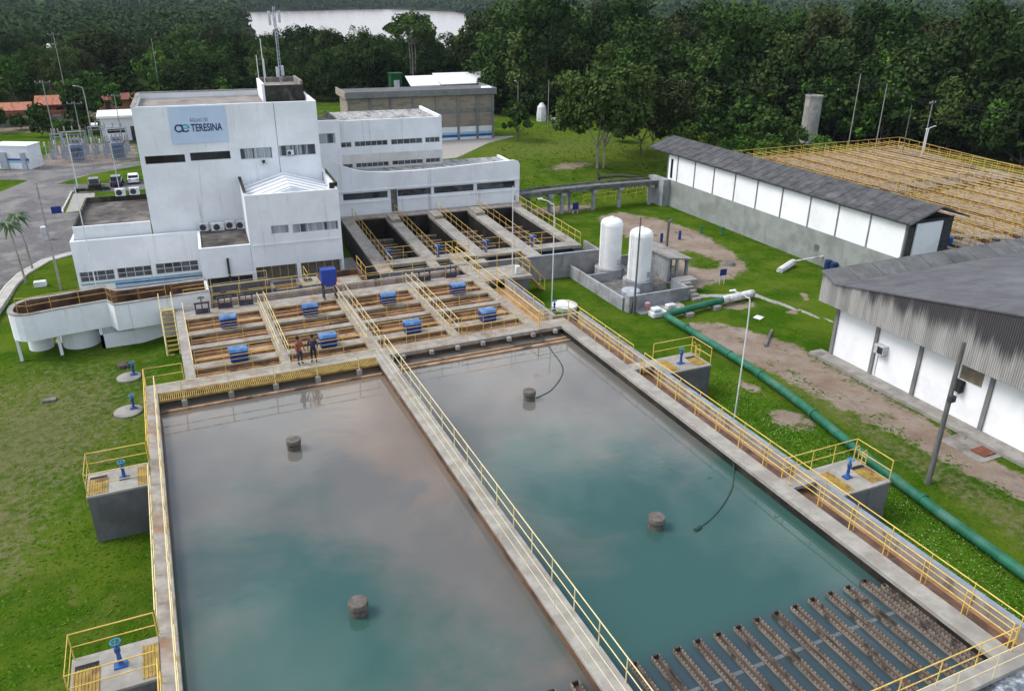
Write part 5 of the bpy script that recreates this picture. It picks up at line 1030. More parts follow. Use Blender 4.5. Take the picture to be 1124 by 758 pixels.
for (x, y, h, lab, tilt) in ((32.45, 21.75, 7.6, 'leaning dark wooden pole in front of the white store', -.25),):
    t = thing('wooden_pole', lab, 'pole', (x, y, 0)); q = MB(); q.path([(x, y, -.2), (x + .1, y + .1, h)], .14, 10, .10); q.build('shaft', 'wooden pole', t, smooth=True); q = MB(); q.box(x - .1, x + .22, y - .16, y + .05, 4.6, 4.9); q.build('bracket', 'dark metal', t)
def utility_pole(x, y, z, h, lab, arm=True, wood=False, rz=0.):
    t = thing('utility_pole', lab, 'utility pole', (x, y, z)); q = MB(); q.path([(x, y, z - .2), (x, y, z + h)], .085, 10, .06); q.build('shaft', 'wooden pole' if wood else 'concrete pole', t, smooth=True)
    if arm:
        c, s_ = math.cos(rz), math.sin(rz); q = MB(); q.path([(x - c, y - s_, z + h - .35), (x + c, y + s_, z + h - .35)], .07, 6); q.build('crossarm', 'wooden pole', t)
        for d_ in (-.9, -.3, .9): q = MB(); q.lathe(x + c * d_, y + s_ * d_, [(.05, z + h - .29), (.08, z + h - .2), (.05, z + h - .08)], 8); q.build('insulator', 'insulator', t)
    return t
utility_pole(-8.5, 69.9, 0, 8.6, 'tall grey concrete utility pole on the small lawn', arm=False); utility_pole(83.5, 116.5, 0, 8.9, 'concrete utility pole with crossarm beside the wood, behind the warehouse'); utility_pole(93.2, 78, 2, 6.9, 'plain brown pole at the far corner of the filter field', False, True)
utility_pole(98.5, 92.5, 1, 10.5, 'concrete pole just right of the round concrete tower', False); utility_pole(101.5, 90, 1, 9.2, 'second thinner concrete pole right of the round concrete tower', False); utility_pole(99.5, 80, 1, 8.0, 'utility pole with crossarm behind the filter field lamp', rz=.3); utility_pole(72.0, 132.5, 0, 8.8, 'concrete utility pole at the far edge of the meadow')
utility_pole(55.7, 95.2, .6, 3.0, 'pale post trunk standing on the mound before the big trees', False)
for (a, b_, lab) in (((83.5, 116.5, 8.6), (101.5, 90, 9.8), 'power line between the wood pole and the poles by the concrete tower'), ((101.5, 90, 9.8), (99.5, 80, 8.7), 'power line from the thin pole to the filter field pole'), ((99.5, 80, 8.7), (112, 40, 8.6), 'power line running right across the dark wood edge')):
    a, b_ = Vector(a), Vector(b_); q = MB()
    for dz in (0, .35): q.path([a.lerp(b_, k / 10) + Vector((0, dz * .6, dz - 2.2 * (k / 10) * (1 - k / 10))) for k in range(11)], .028, 4)
    tag(q.build('power_line', 'cable black', None), lab, 'power line')
# concrete tower in the wood
q = MB(); q.lathe(97.4, 100, [(1.35, -.3), (1.3, 7.4), (1.36, 7.42), (1.36, 7.7), (1.1, 7.72), (1.1, 7.5)], 28); tag(q.build('concrete_tower', 'tower concrete', None, smooth=True), 'round grey concrete water tower standing among trees', 'water tower')
def board(x, y, w, h, z, lab, mat='sign blue small'):
    t = thing('notice_board', lab, 'sign', (x, y, 0)); bx('panel', mat, t, (x - w / 2, x + w / 2, y - .03, y + .03, z, z + h), bevel=.01)
    for s_ in (-.35, .35): bx('post', 'light metal', t, (x + s_ * w - .03, x + s_ * w + .03, y + .035, y + .09, -.2, z + h * .8))
board(41.3, 75.0, .75, .75, .5, 'small blue notice board on the grass below the ramp bridge'); board(41.6, 49.8, .65, .55, .8, 'small dark blue notice board beside the dirt track'); board(-10.2, 94.3, .95, .75, .5, 'blue notice board on the tarmac near the kerb')
for (x, y, lab) in ((43.9, 62.2, 'left of two short blue posts on the sandy ground'), (46.1, 62.3, 'right of two short blue posts on the sandy ground')):
    q = MB(); q.lathe(x, y, [(.14, -.1), (.14, .8), (.1, .9)], 12); tag(q.build('blue_post', 'sign blue small', None, smooth=True), lab, 'post')
q = MB(); q.path([(43.3, 60.4, -.2), (43.3, 60.4, 2.55)], .13, 10); q.path([(43.3, 60.4, 2.5), (43.65, 60.4, 2.7)], .13, 10); tag(q.build('bent_pipe', 'wooden pole', None), 'bent dark pipe rising behind the grey hut', 'pipe')
for (x, y, lab) in ((49.6, 63.5, 'left small green valve post near the warehouse wall'), (51.2, 62.2, 'right small green valve post near the warehouse wall')): valve_stand(x, y, 0, lab, h=.7, mat='green pipe paint', wheel='green pipe paint')
q = MB(); q.box(-.4, .4, -.3, .3, 0, .08); o = q.build('plastic_sheet', 'plastic white', None, bevel=.05); o.location = (39.4, 42.6, .02); o.rotation_euler = (.05, .06, .5); tag(o, 'white scrap sheet lying on the grass right of the pipe', 'scrap')
q = MB(); q.path([(48.2, 50.4, .15), (50.6, 51.4, .35)], .3, 8); q.path([(50, 51.2, .5), (53.2, 50.2, 1.0)], .07, 6); tag(q.build('pipe_scrap', 'white pipe wrap', None), 'pale broken pipes lying by the long warehouse', 'scrap')
for k in range(2): q = MB(); q.lathe(52.6 - .05 * k, 49.3 - .7 * k, [(.3, 0), (.32, .45), (.3, .9)], 14); tag(q.build('barrel', 'sign navy', None, smooth=True), ['dark blue barrel against the warehouse base', 'dark barrel nearer the store corner'][k], 'barrel')
q = MB(); q.lathe(45.5, 53.9, [(.7, -.05), (.5, .25), (.15, .35)], 9); tag(q.build('rubble_heap', 'debris grey', None), 'low dark heap at the edge of the sandy ground', 'rubble')
q = MB(); q.path([(36.3, 38.2, .08), (37.9, 39.6, .1), (38.6, 40.2, .08)], .12, 6); tag(q.build('tarpaulin_roll', 'debris grey', None), 'grey rolled sheet lying on the dirt track', 'scrap')
for k, (x, y) in enumerate(((52, 84.5), (53.5, 84.8), (55, 84.4), (47, 84), (44.5, 83.7), (42, 83.6))): q = MB(); q.box(x - .1, x + .1, y - .1, y + .1, -.1, 1.0); tag(q.build('fence_post', 'wooden pole', None), 'dark short fence post behind the ramp bridge', 'post', 'short dark posts behind the ramp bridge')
q = MB(); q.path([(50.5, 86.5, 1.0), (54, 86.8, .9), (56.5, 86.2, .7)], .25, 7, .12); q.path([(51, 86.5, 0), (50.6, 86.5, 1.7)], .12, 6); tag(q.build('fallen_trunk', 'bark dark', None), 'fallen dark trunk lying behind the ramp bridge', 'tree trunk')

# ------------------------------------------------------------------ sidewalk, lawn items, cars, substation
walk = [(-14.8, 56), (-13.3, 63), (-12.75, 69), (-12.5, 72), (-11.9, 75), (-10.4, 78.4), (-8.4, 79.9), (-7.0, 80.5)]
q = MB(); band(q, offs(walk, -.7), offs(walk, 0.0), -.2, .12); struct(q.build('sidewalk', 'pavement')); q = MB(); band(q, offs(walk, .002), offs(walk, .16), -.2, .14); struct(q.build('kerb', 'kerb'))
q = MB(); kk = [(-9.75, 96.6), (-9.9, 97.3), (-9.45, 106.6), (-9.0, 107)]; band(q, offs(kk, 0), offs(kk, .15), -.1, .15); struct(q.build('kerb', 'kerb'))
tag(bx('meter_box', 'plastic white', None, (-10.5, -9.6, 71.1, 71.7, -.1, .35), bevel=.04), 'white low box on the small lawn by the palms', 'box')
tag(bx('service_cabinet', 'light metal', None, (-10.95, -10.4, 85.5, 86.1, -.1, 1.3), bevel=.04), 'pale upright cabinet standing on the tarmac', 'cabinet')
for j in range(10): q = MB(); x, y = -9.0 + .22 * j + random.uniform(-.05, .05), 106.4 - .05 * j
def car(x, y, rz, paint, lab, suv=True):
    t = thing('parked_car', lab, 'car', (x, y, 0), rz, 'cars parked behind the white building'); t_m = WM[t.name]; inv0 = (x, y, math.degrees(rz))
    L, w, h = 2.0, .82, (1.55 if suv else 1.4)
    q = MB(inv0); prof = [(-L, .35), (-L + .05, .85), (-L + .2, .98), (L * .45, 1.0), (L * .96, .88), (L, .6), (L * .98, .32), (-L + .1, .28)]
    q.prism([(a, b_) for a, b_ in prof], 'x', -w, w); o = q.build('body', paint, t, bevel=.09)
    q = MB(inv0); q.prism([(-L + .25, .97), (-L + .5, h), (L * .15, h), (L * .5, .99)], 'x', -w + .1, w - .1); q.build('cabin', 'car glass', t, bevel=.07)
    q = MB(inv0); q.prism([(-L + .48, h - .02), (-L + .55, h + .03), (L * .12, h + .03), (L * .17, h - .02)], 'x', -w + .11, w - .11); q.build('roof', paint, t, bevel=.03)
    for yy in (-L * .62, L * .62):
        for xx in (-w, w):
            wp = t_m @ Vector((xx * .96, yy, .33)); ax = (t_m.to_3x3() @ Vector((1, 0, 0))); q = MB(); q.path([wp - ax * .11, wp + ax * .11], .33, 18); wo = q.build('wheel', 'rubber', t, smooth=True)
            q = MB(); q.path([wp - ax * .118, wp + ax * .118], .19, 14); q.build('rim', 'light metal', wo, smooth=True)
    for xx in (-.6, .6):
        q = MB(inv0); q.box(xx - .18, xx + .18, -L - .012, -L + .06, .72, .86); q.build('tail_light', 'lamp red', t)
        q = MB(inv0); q.box(xx - .2, xx + .2, L * .95, L + .005, .66, .8); q.build('headlight', 'plastic white', t)
    t.scale = (.78, .78, .78)
    return t
car(-7.1, 108.8, .05, 'car black', 'dark off road vehicle, leftmost of three parked cars'); car(-4.6, 109.3, -.05, 'car navy', 'dark blue car, middle of three parked cars'); car(-2.7, 110.2, .0, 'car white', 'white car, rightmost of three parked cars', False)
def palm(x, y, h, lab):
    t = thing('palm_tree', lab, 'palm tree', (x, y, 0)); q = MB(); q.path(curve_pts([(x, y, -.1), (x - .1, y + .05, h * .5), (x - .25, y + .1, h)], 6), .09, 8, .06); q.build('trunk', 'bark pale', t, smooth=True)
    q = MB(); c = Vector((x - .25, y + .1, h))
    for k in range(19):
        a = k * 2.4 + random.uniform(-.2, .2); el = random.uniform(.1, .9); L = random.uniform(1.0, 1.35); d = Vector((math.cos(a), math.sin(a), 0)); sd_ = Vector((-d.y, d.x, 0)); pr_ = None
        for j in range(9):
            s_ = j / 8; p0 = c + d * L * s_ * math.cos(el * .5) + Vector((0, 0, L * (math.sin(el) * s_ - .95 * s_ * s_))); ww = .13 * math.sin(math.pi * min(1, .12 + s_ * .88)) + .02
            A = [q.p(*(p0 + sd_ * ww - Vector((0, 0, ww * .7)))), q.p(*p0), q.p(*(p0 - sd_ * ww - Vector((0, 0, ww * .7))))]
            if pr_: q.f.append([pr_[0], A[0], A[1], pr_[1]]); q.f.append([pr_[1], A[1], A[2], pr_[2]])
            pr_ = A
    q.build('crown', 'palm leaf', t)
palm(-11.2, 72.5, 5.0, 'left palm tree on the small lawn corner, slightly nearer'); palm(-11.0, 76.1, 4.8, 'right palm tree on the small lawn corner, slightly farther')
# guard house
gh = thing('guard_house', 'small white gatehouse with blue stripe at the left edge', 'building', (-17, 126, 0))
G = (-14.1, 123.2, 165.); GF = (-20.5, 126.4, -25.)
GF = (-19.6, 125.9, -26.)
bx('wall', 'white wall', gh, (0, 4.9, 0, .2, -.2, 3.0), (4.7, 4.9, .201, 3, -.2, 3.0), (0, .2, .201, 3, -.2, 3.0), fr=GF); bx('roof', 'bright white panel', gh, (-.1, 5.0, -.1, 3, 3.001, 3.12), fr=GF); bx('painted_stripe', 'stripe blue', gh, (0, 4.9, -.012, -.002, 1.1, 1.4), fr=GF); bx('painted_stripe', 'stripe light', gh, (0, 4.9, -.012, -.002, .8, 1.05), fr=GF); bx('pillar', 'galvanised steel', gh, (1.0, 2.0, -.25, -.013, -.2, 2.2), fr=GF); bx('pillar', 'galvanised steel', gh, (3.9, 4.5, -.25, -.013, -.2, 2.2), fr=GF)
# substation
def transformer(x, y, lab):
    t = thing('transformer', lab, 'transformer', (x, y, 0), group='transformers of the substation'); bx('tank', 'transformer grey blue', t, (x - .8, x + .8, y - .6, y + .6, .3, 2.4), bevel=.05); bx('plinth', 'ash slab', t, (x - 1, x + 1, y - .8, y + .8, -.1, .29))
    for s_ in (-1, 1):
        q = MB()
        for k in range(7): q.box(x - .7 + k * .22, x - .64 + k * .22, y + s_ * .85 - .2, y + s_ * .85 + .2, .6, 2.1)
        q.build('radiator', 'transformer grey blue', t)
    for k in range(3): q = MB(); q.lathe(x - .5 + .5 * k, y, [(.14, 2.4), (.1, 2.7), (.14, 2.8), (.08, 3.1), (.12, 3.2), (.05, 3.6)], 8); q.build('bushing', 'insulator', t)
    q = MB(); q.path([(x - .7, y + .3, 2.9), (x + .7, y + .3, 2.9)], .28, 10); q.build('expansion_tank', 'transformer grey blue', t, smooth=True)
transformer(-9.6, 127.3, 'left blue grey transformer of the fenced substation'); transformer(-4.4, 127.1, 'right blue grey transformer of the fenced substation')
def gantry(x0, x1, y, h, lab):
    t = thing('busbar_gantry', lab, 'gantry', ((x0 + x1) / 2, y, 0), group='steel gantries of the substation')
    for x in (x0, x1):
        q = MB()
        for dx in (-.15, .15):
            for dy in (-.15, .15): q.path([(x + dx, y + dy, -.1), (x + dx * .6, y + dy * .6, h)], .035, 4)
        for k in range(8): z = h * k / 8; q.path([(x - .15, y - .15, z), (x + .13, y - .13, z + h / 8)], .02, 4)
        q.build('column', 'galvanised steel', t)
    q = MB(); q.path([(x0, y, h - .1), (x1, y, h - .1)], .08, 6); q.path([(x0, y, h - .5), (x1, y, h - .5)], .05, 6); q.build('crossbeam', 'galvanised steel', t)
    for k in range(3): x = x0 + (x1 - x0) * (k + .5) / 3; q = MB(); q.lathe(x, y, [(.05, h), (.12, h + .15), (.06, h + .3), (.12, h + .45), (.04, h + .7)], 8); q.build('insulator', 'insulator', t)
gantry(-11.3, -8.3, 129.5, 3.9, 'left steel gantry with insulators behind the left transformer'); gantry(-6.2, -3.0, 129.3, 4.2, 'right steel gantry with insulators behind the right transformer'); gantry(-12.8, -11.6, 131.5, 3.4, 'narrow steel gantry at the left end of the substation'); gantry(-8.0, -6.0, 134, 3.8, 'small steel gantry at the back of the substation')
for k in range(9): q = MB(); x = -13.5 + k * 1.15; q.path([(x, 128.3 + (k % 3), 0), (x, 128.3 + (k % 3), 2.1)], .07, 6); q.lathe(x, 128.3 + (k % 3), [(.1, 2.1), (.16, 2.3), (.08, 2.45), (.15, 2.6), (.05, 2.8)], 8); tag(q.build('insulator_post', 'light metal', None), 'slim insulator post in the fenced substation yard', 'insulator', 'insulator posts of the substation')
q = MB()
for k in range(46): x = -13.9 + k * .265; q.path([(x, 122.4 + k * .055, 0), (x, 122.4 + k * .055, 2.0)], .02, 4)
for z in (.5, 1.2, 1.95): q.path([(-13.9, 122.4, z), (-1.9, 124.9, z)], .025, 4)
tag(q.build('fence', 'galvanised steel', None), 'grey wire fence in front of the substation', 'fence')
wb = thing('flat_building', 'low white flat roofed building behind the substation', 'building', (-4.5, 147, 0)); bx('wall', 'white wall', wb, (-6.8, 2, 143.6, 143.9, -.2, 3.6), (-6.8, -6.5, 143.901, 151, -.2, 3.6)); bx('roof', 'bright white panel', wb, (-7.2, 2.2, 143.2, 151, 3.601, 3.95)); bx('window', 'window dark', wb, (-6, -3.4, 143.56, 143.59, 1.3, 1.9)); bx('side_door', 'dark metal', wb, (-2.6, -1.7, 143.56, 143.59, -.1, 2.2)); bx('porch_roof', 'bright white panel', wb, (-8.2, -7.21, 143, 145, 2.6, 2.8))
utility_pole(-12.6, 134, 0, 10.4, 'tall pole with crossarm left in the substation'); utility_pole(-9.1, 133, 0, 7.5, 'shorter pole with crossarm above the left transformer'); utility_pole(-4.0, 141, 0, 7.5, 'utility pole before the low white building'); lamp_pole(-8.6, 150, 0, 8, 'street lamp pole behind the substation hedge', (-1.2, 0), r=.1, mat='concrete pole'); utility_pole(-13.8, 185, 0, 14.5, 'very tall slender pole above the red roofs', True); utility_pole(3.5, 190, 0, 13, 'tall slender pole above the tower roof edge', False)
# houses with red roofs
def house(x0, x1, y0, y1, h, rh, lab, wall='red brick wall', roof='red roof tile'):
    t = thing('house', lab, 'house', ((x0 + x1) / 2, (y0 + y1) / 2, 0)); bx('wall', wall, t, (x0, x1, y0, y0 + .25, -.2, h), (x0, x0 + .25, y0 + .251, y1, -.2, h), (x1 - .25, x1, y0 + .251, y1, -.2, h), (x0 + .26, x1 - .26, y1 - .25, y1, -.2, h))
    ym = (y0 + y1) / 2; q = MB(); q.prism([(y0 - .7, h - .1), (ym, h + rh), (y1 + .7, h - .1), (y1 + .7, h), (ym, h + rh + .14), (y0 - .7, h + .02)], 'x', x0 - .5, x1 + .5); q.build('roof', roof, t)
    q = MB(); q.prism([(y0 + .02, h), (y1 - .02, h), (ym, h + rh - .05)], 'x', x0 + .02, x0 + .2); q.prism([(y0 + .02, h), (y1 - .02, h), (ym, h + rh - .05)], 'x', x1 - .2, x1 - .02); q.build('gable', wall, t)
    bx('door', 'dark metal', t, (x0 + 1.2, x0 + 2.1, y0 - .03, y0 - .004, -.1, 2)); bx('window', 'window dark', t, (x0 + 3, x0 + 4.2, y0 - .03, y0 - .004, 1, 1.9))
house(-18.2, -12.4, 176, 182, 2.4, 1.2, 'house with bright red tiled roof at the far left'); house(-28, -19.5, 173, 179, 2.0, .9, 'long low brick house left of the bright red roof'); house(-8.2, -.5, 181, 186, 2.3, .8, 'brown brick house just left of the white tower roof', 'terracotta wall', 'red brick wall')
house(-27, -25, 168, 171, 2.0, .5, 'small white shed at the far left edge', 'white wall', 'bright white panel'); house(-24.5, -22.5, 300, 304, 5.5, 1, 'little white house among the far left woods', 'white wall', 'bright white panel')
tag(bx('boundary_wall', 'grey band', None, (-42, -11, 165.5, 165.8, -.2, 1.7)), 'long grey wall below the red roofed houses', 'wall'); tag(bx('boundary_wall', 'red brick wall', None, (-23, -12, 170.5, 170.8, -.2, 1.9)), 'dark red garden wall in front of the houses', 'wall')

# ------------------------------------------------------------------ far beige hall
FH = (52.38, 124.68, -3.0); hl = thing('beige_hall', 'long beige brick hall with grey roof edge and blue stripes', 'building', (41, 126, 0), R(-3))
L0 = -23.7; Lh = [L0 + .02, -20.3, -17.1, -13.4, -9.6, -6.0, -2.75, -.02]
for a, b_ in zip(Lh, Lh[1:]):
    q = MB(FH); q.box(a + .17, b_ - .17, 0, .2, 4.95, 7.0); q.box(a + .17, b_ - .17, 0, .2, 2.05, 4.2); q.build('brick_panel', 'beige brick', hl)
bx('concrete_band', 'grey band', hl, (L0, 0, -.03, .19, 4.201, 4.949), fr=FH)
bx('base_wall', 'white wall', hl, (L0, 0, .0, .2, -.3, 2.049), fr=FH); bx('painted_stripe', 'stripe light', hl, (L0, 0, -.014, -.002, .85, 1.2), fr=FH); bx('painted_stripe', 'stripe blue', hl, (L0, 0, -.014, -.002, .4, .82), fr=FH)
for a in Lh: bx('pillar', 'fascia grey', hl, (a - .165, a + .165, -.2, .19, -.3, 7.1), fr=FH)
bx('roof_fascia', 'fascia grey', hl, (L0 - .3, .3, -.5, -.2, 7.101, 8.05), (.301, .5, -.5, 8, 7.101, 8.05), fr=FH); bx('roof_fascia', 'beige brick', hl, (L0 - .5, L0 - .301, -.5, 8, 7.0, 8.05), fr=FH); bx('roof', 'dusty dark roof', hl, (L0 - .3, .3, -.2, 8, 7.2, 7.7), fr=FH); bx('side_wall', 'beige brick', hl, (L0, L0 + .2, .201, 7.5, -.3, 7.1), fr=FH); bx('side_wall', 'beige brick', hl, (-.2, 0, .201, 7.5, -.3, 7.1), fr=FH)
q = MB(FH); q.poly([(-2.2, -.45, 8.06), (-.2, -.45, 8.06), (.2, 2.5, 8.06), (-1.2, 2.5, 8.06)]); q.build('roof_patch', 'skylight white', hl)
wr = thing('white_roof_shed', 'shed with bright white metal roof behind the beige hall', 'shed', (62, 164, 0)); bx('wall', 'grey band', wr, (51, 68, 161, 161.3, -.2, 4.9), (67.7, 68, 161.301, 170, -.2, 4.9)); q = MB(); q.prism([(160.3, 4.9), (166, 6.6), (166, 6.75), (160.3, 5.05)], 'x', 56, 68.6); q.prism([(160.3, 4.8), (164, 6.4), (164, 6.55), (160.3, 4.95)], 'x', 49.5, 55.8); q.build('roof', 'bright white panel', wr)
t = thing('green_kiosk', 'green metal kiosk with white panel beyond the beige hall', 'kiosk', (49.5, 171, 0)); bx('body', 'green kiosk', t, (48.2, 50.6, 170, 172, -.2, 6.4), bevel=.05); bx('panel', 'plastic white', t, (48.8, 50.0, 169.9, 169.99, 2.6, 5.2)); bx('roof', 'green kiosk', t, (48.0, 50.8, 169.8, 172.2, 6.401, 6.6))
q = MB(); q.lathe(68.4, 139, [(.9, -.2), (.95, 1.2), (.8, 2.6), (.3, 3.3)], 9); q.box(70.0, 72.2, 137.5, 138.2, 0, .6); tag(q.build('covered_heap', 'plastic white', None), 'tall white covered heap at the meadow edge before the woods', 'covered stack')

# ------------------------------------------------------------------ people on the flocculator
def person(x, y, z, rz, shirt, pants, lab, lean=0.):
    pts = {'pel': (0, 0, .92), 'ch': (0, .02 + lean * .3, 1.28), 'nk': (0, .0 + lean * .5, 1.47), 'hd': (0, -.02 + lean * .55, 1.58), 'tp': (0, -.01 + lean * .55, 1.70)}
    V_ = [Vector(p_) for p_ in pts.values()]; E_ = [(0, 1), (1, 2), (2, 3), (3, 4)]; RD = [.145, .16, .06, .10, .075]; tg = ['s', 's', 'k', 'k', 'h']
    def add(p_, par, r_, g_): V_.append(Vector(p_)); E_.append((par, len(V_) - 1)); RD.append(r_); tg.append(g_); return len(V_) - 1
    for s_ in (-1, 1):
        a = add((s_ * .1, 0, .86), 0, .095, 'p'); a = add((s_ * .11, -.03, .5), a, .065, 'p'); a = add((s_ * .12, .02, .09), a, .05, 'p'); add((s_ * .13, -.14, .04), a, .04, 'b')
        a = add((s_ * .2, 0, 1.38), 1, .07, 's'); a = add((s_ * .27, -.02, 1.12), a, .05, 's'); a = add((s_ * .26, -.14, .92), a, .036, 'k'); h_ = add((s_ * .255, -.19, .86), a, .034, 'k')
        for f_ in range(4): add((s_ * (.235 + .014 * f_), -.235 - .008 * (f_ in (1, 2)), .80), h_, .010, 'k')
        add((s_ * .22, -.2, .82), h_, .011, 'k')
    me = bpy.data.meshes.new('tmp'); me.from_pydata([tuple(v) for v in V_], E_, []); o = bpy.data.objects.new('tmp', me); COL.objects.link(o)
    sm = o.modifiers.new('skin', 'SKIN'); sv = me.skin_vertices[0].data
    for k, r_ in enumerate(RD): sv[k].radius = (r_, r_ * (.75 if k in (0, 1) else 1))
    sv[0].use_root = True; su = o.modifiers.new('sub', 'SUBSURF'); su.levels = su.render_levels = 1
    dg = bpy.context.evaluated_depsgraph_get(); m2 = bpy.data.meshes.new_from_object(o.evaluated_get(dg)); bpy.data.objects.remove(o)
    m2.name = 'body'; m2.materials.clear(); order = {'s': 0, 'p': 1, 'k': 2, 'h': 3, 'b': 4}
    for mm in (shirt, pants, 'skin', 'hair black', 'rubber'): m2.materials.append(MATS[mm])
    P_ = np.array([tuple(v) for v in V_])
    for f_ in m2.polygons: c = np.array(f_.center); f_.material_index = order[tg[int(np.argmin(((P_ - c) ** 2).sum(1)))]]; f_.use_smooth = True
    t = thing('person', lab, 'person', (x, y, z), rz); b = bpy.data.objects.new('body', m2); COL.objects.link(b); b.parent = t
    hv = []; q = MB((x, y, math.degrees(rz))); hd = pts['tp']; q.lathe(hd[0], hd[1] + .01, [(.105, z + 1.62), (.112, z + 1.68), (.095, z + 1.745), (.04, z + 1.775)], 14); q.build('hair', 'hair black', t, smooth=True)
person(5.95, 50.2 - 6.9, D, .5, 'cloth red', 'cloth navy', 'person in reddish shirt standing by the second flocculator walkway', .1); person(6.75, 43.3, D, -.4, 'cloth navy', 'cloth dark', 'person in dark clothes standing right of the one in red', .05)

# ------------------------------------------------------------------ trees
def leaf_arrays(clumps, n_per, size, spread, squash=.8):
    """clumps: (x,y,z,r,tint); returns quads as vertex array and per-face tint"""
    Vs = []; Ts = []
    for (x, y, z, r_, tint) in clumps:
        n = max(4, int(n_per)); d = rng.normal(size=(n, 3)); d /= np.linalg.norm(d, axis=1)[:, None]; rad = r_ * rng.uniform(.45, 1.06, n) ** .6
        c = np.array((x, y, z)) + d * rad[:, None] * np.array((1, 1, squash)); nr = d + rng.normal(scale=.75, size=(n, 3)) + np.array((0, 0, .35)); nr /= np.linalg.norm(nr, axis=1)[:, None]
        a = np.cross(nr, rng.normal(size=(n, 3))); a /= np.linalg.norm(a, axis=1)[:, None]; b_ = np.cross(nr, a); s_ = size * rng.uniform(.55, 1.25, n)[:, None]
        quad = np.stack([c + a * s_, c + b_ * s_ * .62, c - a * s_ * .9, c - b_ * s_ * .55], 1); Vs.append(quad.reshape(-1, 3)); Ts.append(np.clip(tint + rng.normal(scale=.12, size=n), 0, 1))
    return np.concatenate(Vs), np.concatenate(Ts)
def leaf_mesh(name, V_, T_, mat):
    me = bpy.data.meshes.new(name); np_mesh(me, V_, np.arange(len(V_)).reshape(-1, 4)); at = me.attributes.new('tint', 'FLOAT', 'FACE')
    at.data.foreach_set('value', T_[:len(me.polygons)].astype(np.float32)); me.materials.append(MATS[mat]); return me
def crown_clumps(h, rx, base, n, rs, dome=1.0):
    cl_ = []; hc = h - base
    while len(cl_) < n:
        d = rng.normal(size=3); d /= np.linalg.norm(d); k = rng.uniform(.35, 1.0) ** .6
        if d[2] < -.35: continue
        z = base + hc * .42 + d[2] * k * hc * .58 * dome; wob = 1 + .22 * math.sin(3 * math.atan2(d[1], d[0]) + n)
        cl_.append((d[0] * rx * k * wob, d[1] * rx * k * wob, min(z, h), rs * rng.uniform(.7, 1.3), float(np.clip(rng.normal(.42, .22), 0, 1))))
    return cl_
def tree_proto(h, rx, base, n, rs, per, size, mat, bark='bark dark', trunks=1, name='tree', dome=1.0):
    cl_ = crown_clumps(h, rx, base, n, rs, dome); V_, T_ = leaf_arrays(cl_, per, size, 1.)
    crown = leaf_mesh('crown', V_, T_, mat); q = MB()
    for k in range(trunks):
        a = k * 2.2; bx_, by_ = (.5 * math.cos(a), .5 * math.sin(a)) if trunks > 1 else (0, 0)
        tip = cl_[k]; mid_ = (bx_ * 1.4, by_ * 1.4, base + .2); q.path(curve_pts([(bx_, by_, -.3), (bx_ * 1.2 + .1, by_ * 1.2, base * .55), mid_, (tip[0] * .5, tip[1] * .5, base + (h - base) * .5)], 4), .03 * h ** .85 * .62, 7, .05)
        for j in range(5): c = cl_[(k * 5 + j) % len(cl_)]; q.path([mid_, (c[0] * .5, c[1] * .5, mid_[2] + (c[2] - mid_[2]) * .45), (c[0] * .85, c[1] * .85, c[2])], .07, 5, .02)
    tm = q.build('trunk', bark, None); trunk = tm.data; bpy.data.objects.remove(tm); return crown, trunk
def plant_tree(proto, x, y, z, s_, rz, label, group=None, name='tree', cat='tree', sz=None):
    t = bpy.data.objects.new(name, None); COL.objects.link(t); t.location = (x, y, z); t.rotation_euler = (0, 0, rz); t.scale = (s_, s_, sz or s_); tag(t, label, cat, group)
    for nm, me in (('crown', proto[0]), ('trunk', proto[1])): o = bpy.data.objects.new(nm, me); COL.objects.link(o); o.parent = t
    return t
# single trees one can tell apart
plant_tree(tree_proto(15.2, 5.8, 2.6, 72, 1.6, 125, .34, 'leaf olive', 'bark pale', 2), 55.6, 94.3, .3, 1, .4, 'big dark tree with pale trunk standing left in the meadow pair')
plant_tree(tree_proto(12.0, 6.4, 2.0, 70, 1.6, 125, .34, 'leaf brown green'), 65.8, 100.3, .2, 1, 1.2, 'broad dark tree with black trunk right in the meadow pair')
plant_tree(tree_proto(6.6, 2.3, 1.2, 30, .7, 60, .26, 'leaf mid'), 54.8, 120, 0, 1, 0, 'small loose tree on the meadow beside the beige hall')
plant_tree(tree_proto(12.8, 9.0, 1.5, 90, 1.9, 80, .5, 'leaf brown green'), -7.5, 222, 0, 1, 0, 'huge dark dome shaped tree above the red roofs')
plant_tree(tree_proto(18.6, 6.2, 11.0, 52, 1.25, 60, .42, 'leaf mid', 'bark pale', 3, dome=.8), 58, 186, 0, 1, 0, 'tall tree with bare pale trunks and thin flat crown behind the hall')
plant_tree(tree_proto(13.5, 4.2, 6.0, 40, 1.1, 60, .4, 'leaf dark', 'bark pale', 2), 47, 181, 0, 1, .5, 'thin pale trunked tree left of the tall flat crowned one')
plant_tree(tree_proto(7.6, 2.4, .6, 34, .8, 60, .3, 'leaf dark'), -9.8, 157, 0, 1.15, .5, 'dark narrow tree beside the red roofed house')
plant_tree(tree_proto(6.0, 2.2, .8, 30, .7, 60, .3, 'leaf bright'), -6.2, 172, 0, 1.1, .5, 'light green bushy tree left of the tower roof')
